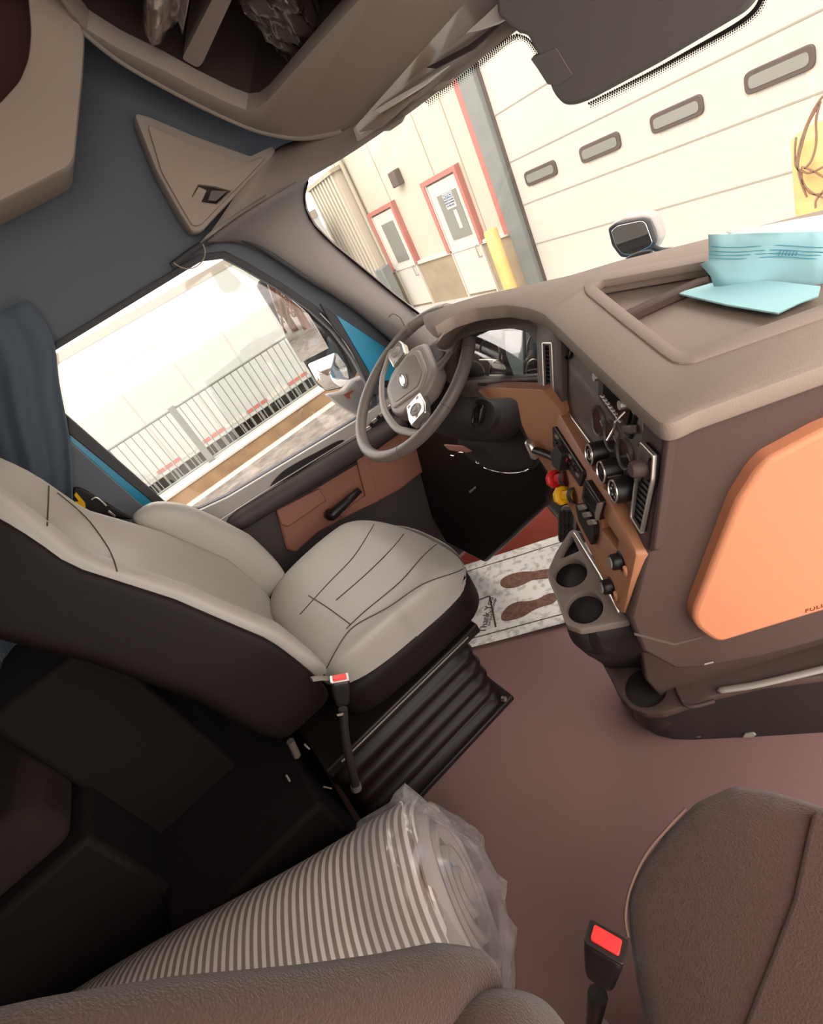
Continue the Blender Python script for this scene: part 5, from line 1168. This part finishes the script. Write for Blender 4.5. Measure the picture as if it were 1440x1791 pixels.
# ---------------- driver side: wall, railing, trailer
def LX(d): return PX(0.65-d)
wd = 8.9; wpl = LX(wd)
ztop = 1.27-0.242*wd
rw = box('retaining_wall', (0.65-wd-0.6, -6, -2.4), (0.65-wd, 5.5, ztop), mat('stained_concrete', '#7c644a', 0.9, var=0.3, vscale=2.5)); tag(rw, 'low rust stained concrete kerb wall beside the yard', 'kerb wall')
sc_ = box('snow_cap', (0.65-wd-0.6, -6, ztop), (0.65-wd+0.02, 5.5, ztop+0.03), m_snow); tag(sc_, 'thin band of snow lying along the top of the kerb wall', 'snow', None, 'stuff')
rd = 9.25; X_ = 0.65-rd
rl = thing('railing', 'pale grey steel railing with thin upright bars on the kerb wall', 'railing', (X_, 1.0, ztop))
m_rail = mat('railing_grey', '#6c706b', 0.5)
zt_, zb_ = 1.27-0.118*rd, 1.27-0.225*rd
tube('top_rail', [Vector((X_, -1.2, zt_+0.0)), Vector((X_, 4.2, zt_))], 0.022, m_rail, rl, 8)
tube('bottom_rail', [Vector((X_, -1.2, zb_)), Vector((X_, 4.2, zb_))], 0.018, m_rail, rl, 8)
y = -1.1; k = 0
while y < 4.15:
    tube('baluster', [Vector((X_, y, zb_)), Vector((X_, y, zt_))], 0.009, m_rail, rl, 6); y += 0.125
for y in (0.66, 4.0): box('post', (X_-0.05, y-0.055, ztop), (X_+0.05, y+0.055, zt_+0.05), m_rail, rl, 0.008)
td = 12.5; TX = 0.65-td
tz1 = 1.27+0.040*td; tz0 = 1.27-0.205*td
tr = thing('semi_trailer', 'long white box trailer parked beyond the railing', 'trailer', (TX-1.2, 2, tz0))
box('trailer_body', (TX-2.5, -4.0, tz0), (TX, 6.2, tz1), mat('trailer_white', '#a5aaa5', 0.5), tr, 0.02)
box('top_rail_band', (TX-2.52, -4.0, tz1-0.16), (TX+0.015, 6.2, tz1), mat('trailer_rail', '#8d8579', 0.5), tr)
for y in [ -3.5+i*1.25 for i in range(8)]: box('panel_joint', (TX-0.005, y-0.02, tz0), (TX+0.008, y+0.02, tz1-0.16), mat('panel_joint', '#a0a39d', 0.5), tr)
mrd, mwh = mat('reflector_red', '#a5625a', 0.5), m_white
y = -3.8; i = 0
while y < 6.0:
    box('reflector_tape', (TX, y, tz0+0.10), (TX+0.01, y+0.17, tz0+0.18), mrd if i % 6 < 3 else mwh, tr); y += 0.2; i += 1
bm = bmesh.new()
for i in range(40): addbox(bm, (TX+0.02, -3.8+i*0.26, tz0-0.22), (TX+0.06, -3.8+i*0.26+0.05, tz0))
finish(bm, 'side_guard', m_rail, tr, False)
box('chassis', (TX-1.8, -3.9, tz0-0.55), (TX-0.4, 6.0, tz0), M_BLACK, tr)
bb = box('logo_bar', (TX+0.0, LX(td).hit((160, 640)).y, 1.27-0.02*td), (TX+0.01, LX(td).hit((265, 575)).y, 1.27-0.008*td), m_white, tr)
# ---------------- trees behind the truck, seen in the mirrors
bark = mat('bare_brown_twigs', '#7a5b48', 0.95, var=0.25, vscale=6)
def tree(x, y, h, sd):
    rnd_ = random.Random(sd); t = thing('bare_tree', 'leafless brown tree in the row behind the truck, seen in the side mirror', 'tree', (x, y, GZ), 'bare trees behind the truck')
    tube('trunk', [Vector((x, y, GZ)), Vector((x+0.1, y, GZ+h*0.5)), Vector((x, y, GZ+h*0.8))], [0.16, 0.11, 0.04], bark, t, 6)
    bm = bmesh.new()
    for k in range(420):
        a = rnd_.uniform(0, 6.28); z0 = GZ + h*rnd_.uniform(0.1, 0.8); L = h*rnd_.uniform(0.12, 0.3); r0 = rnd_.uniform(0, 0.9)
        p = Vector((x+math.cos(a)*r0, y+math.sin(a)*r0, z0)); q = p + Vector((math.cos(a)*L*0.5, math.sin(a)*L*0.5, L))
        tube_bm(bm, [p, p.lerp(q, 0.6), q], [0.018, 0.012, 0.004], 3)
    finish(bm, 'twigs', bark, t, False); return t
def tree_copy(src, x, y, sc, rot):
    r = src.copy(); COL.objects.link(r); r.location = (x, y, GZ); r.scale = (sc, sc, sc); r.rotation_euler = (0, 0, rot)
    for c in list(src.children):
        d = c.copy(); COL.objects.link(d); d.parent = r; d.matrix_parent_inverse = c.matrix_parent_inverse.copy()
    return r
t0 = tree(-5, -16, 4.8, 1)
for i in range(13): tree_copy(t0, 0.6 - i*0.8 + (i % 3)*0.2, -17.0 - (i % 3)*0.9, 0.85 + 0.10*((i*7) % 4), i*1.1)
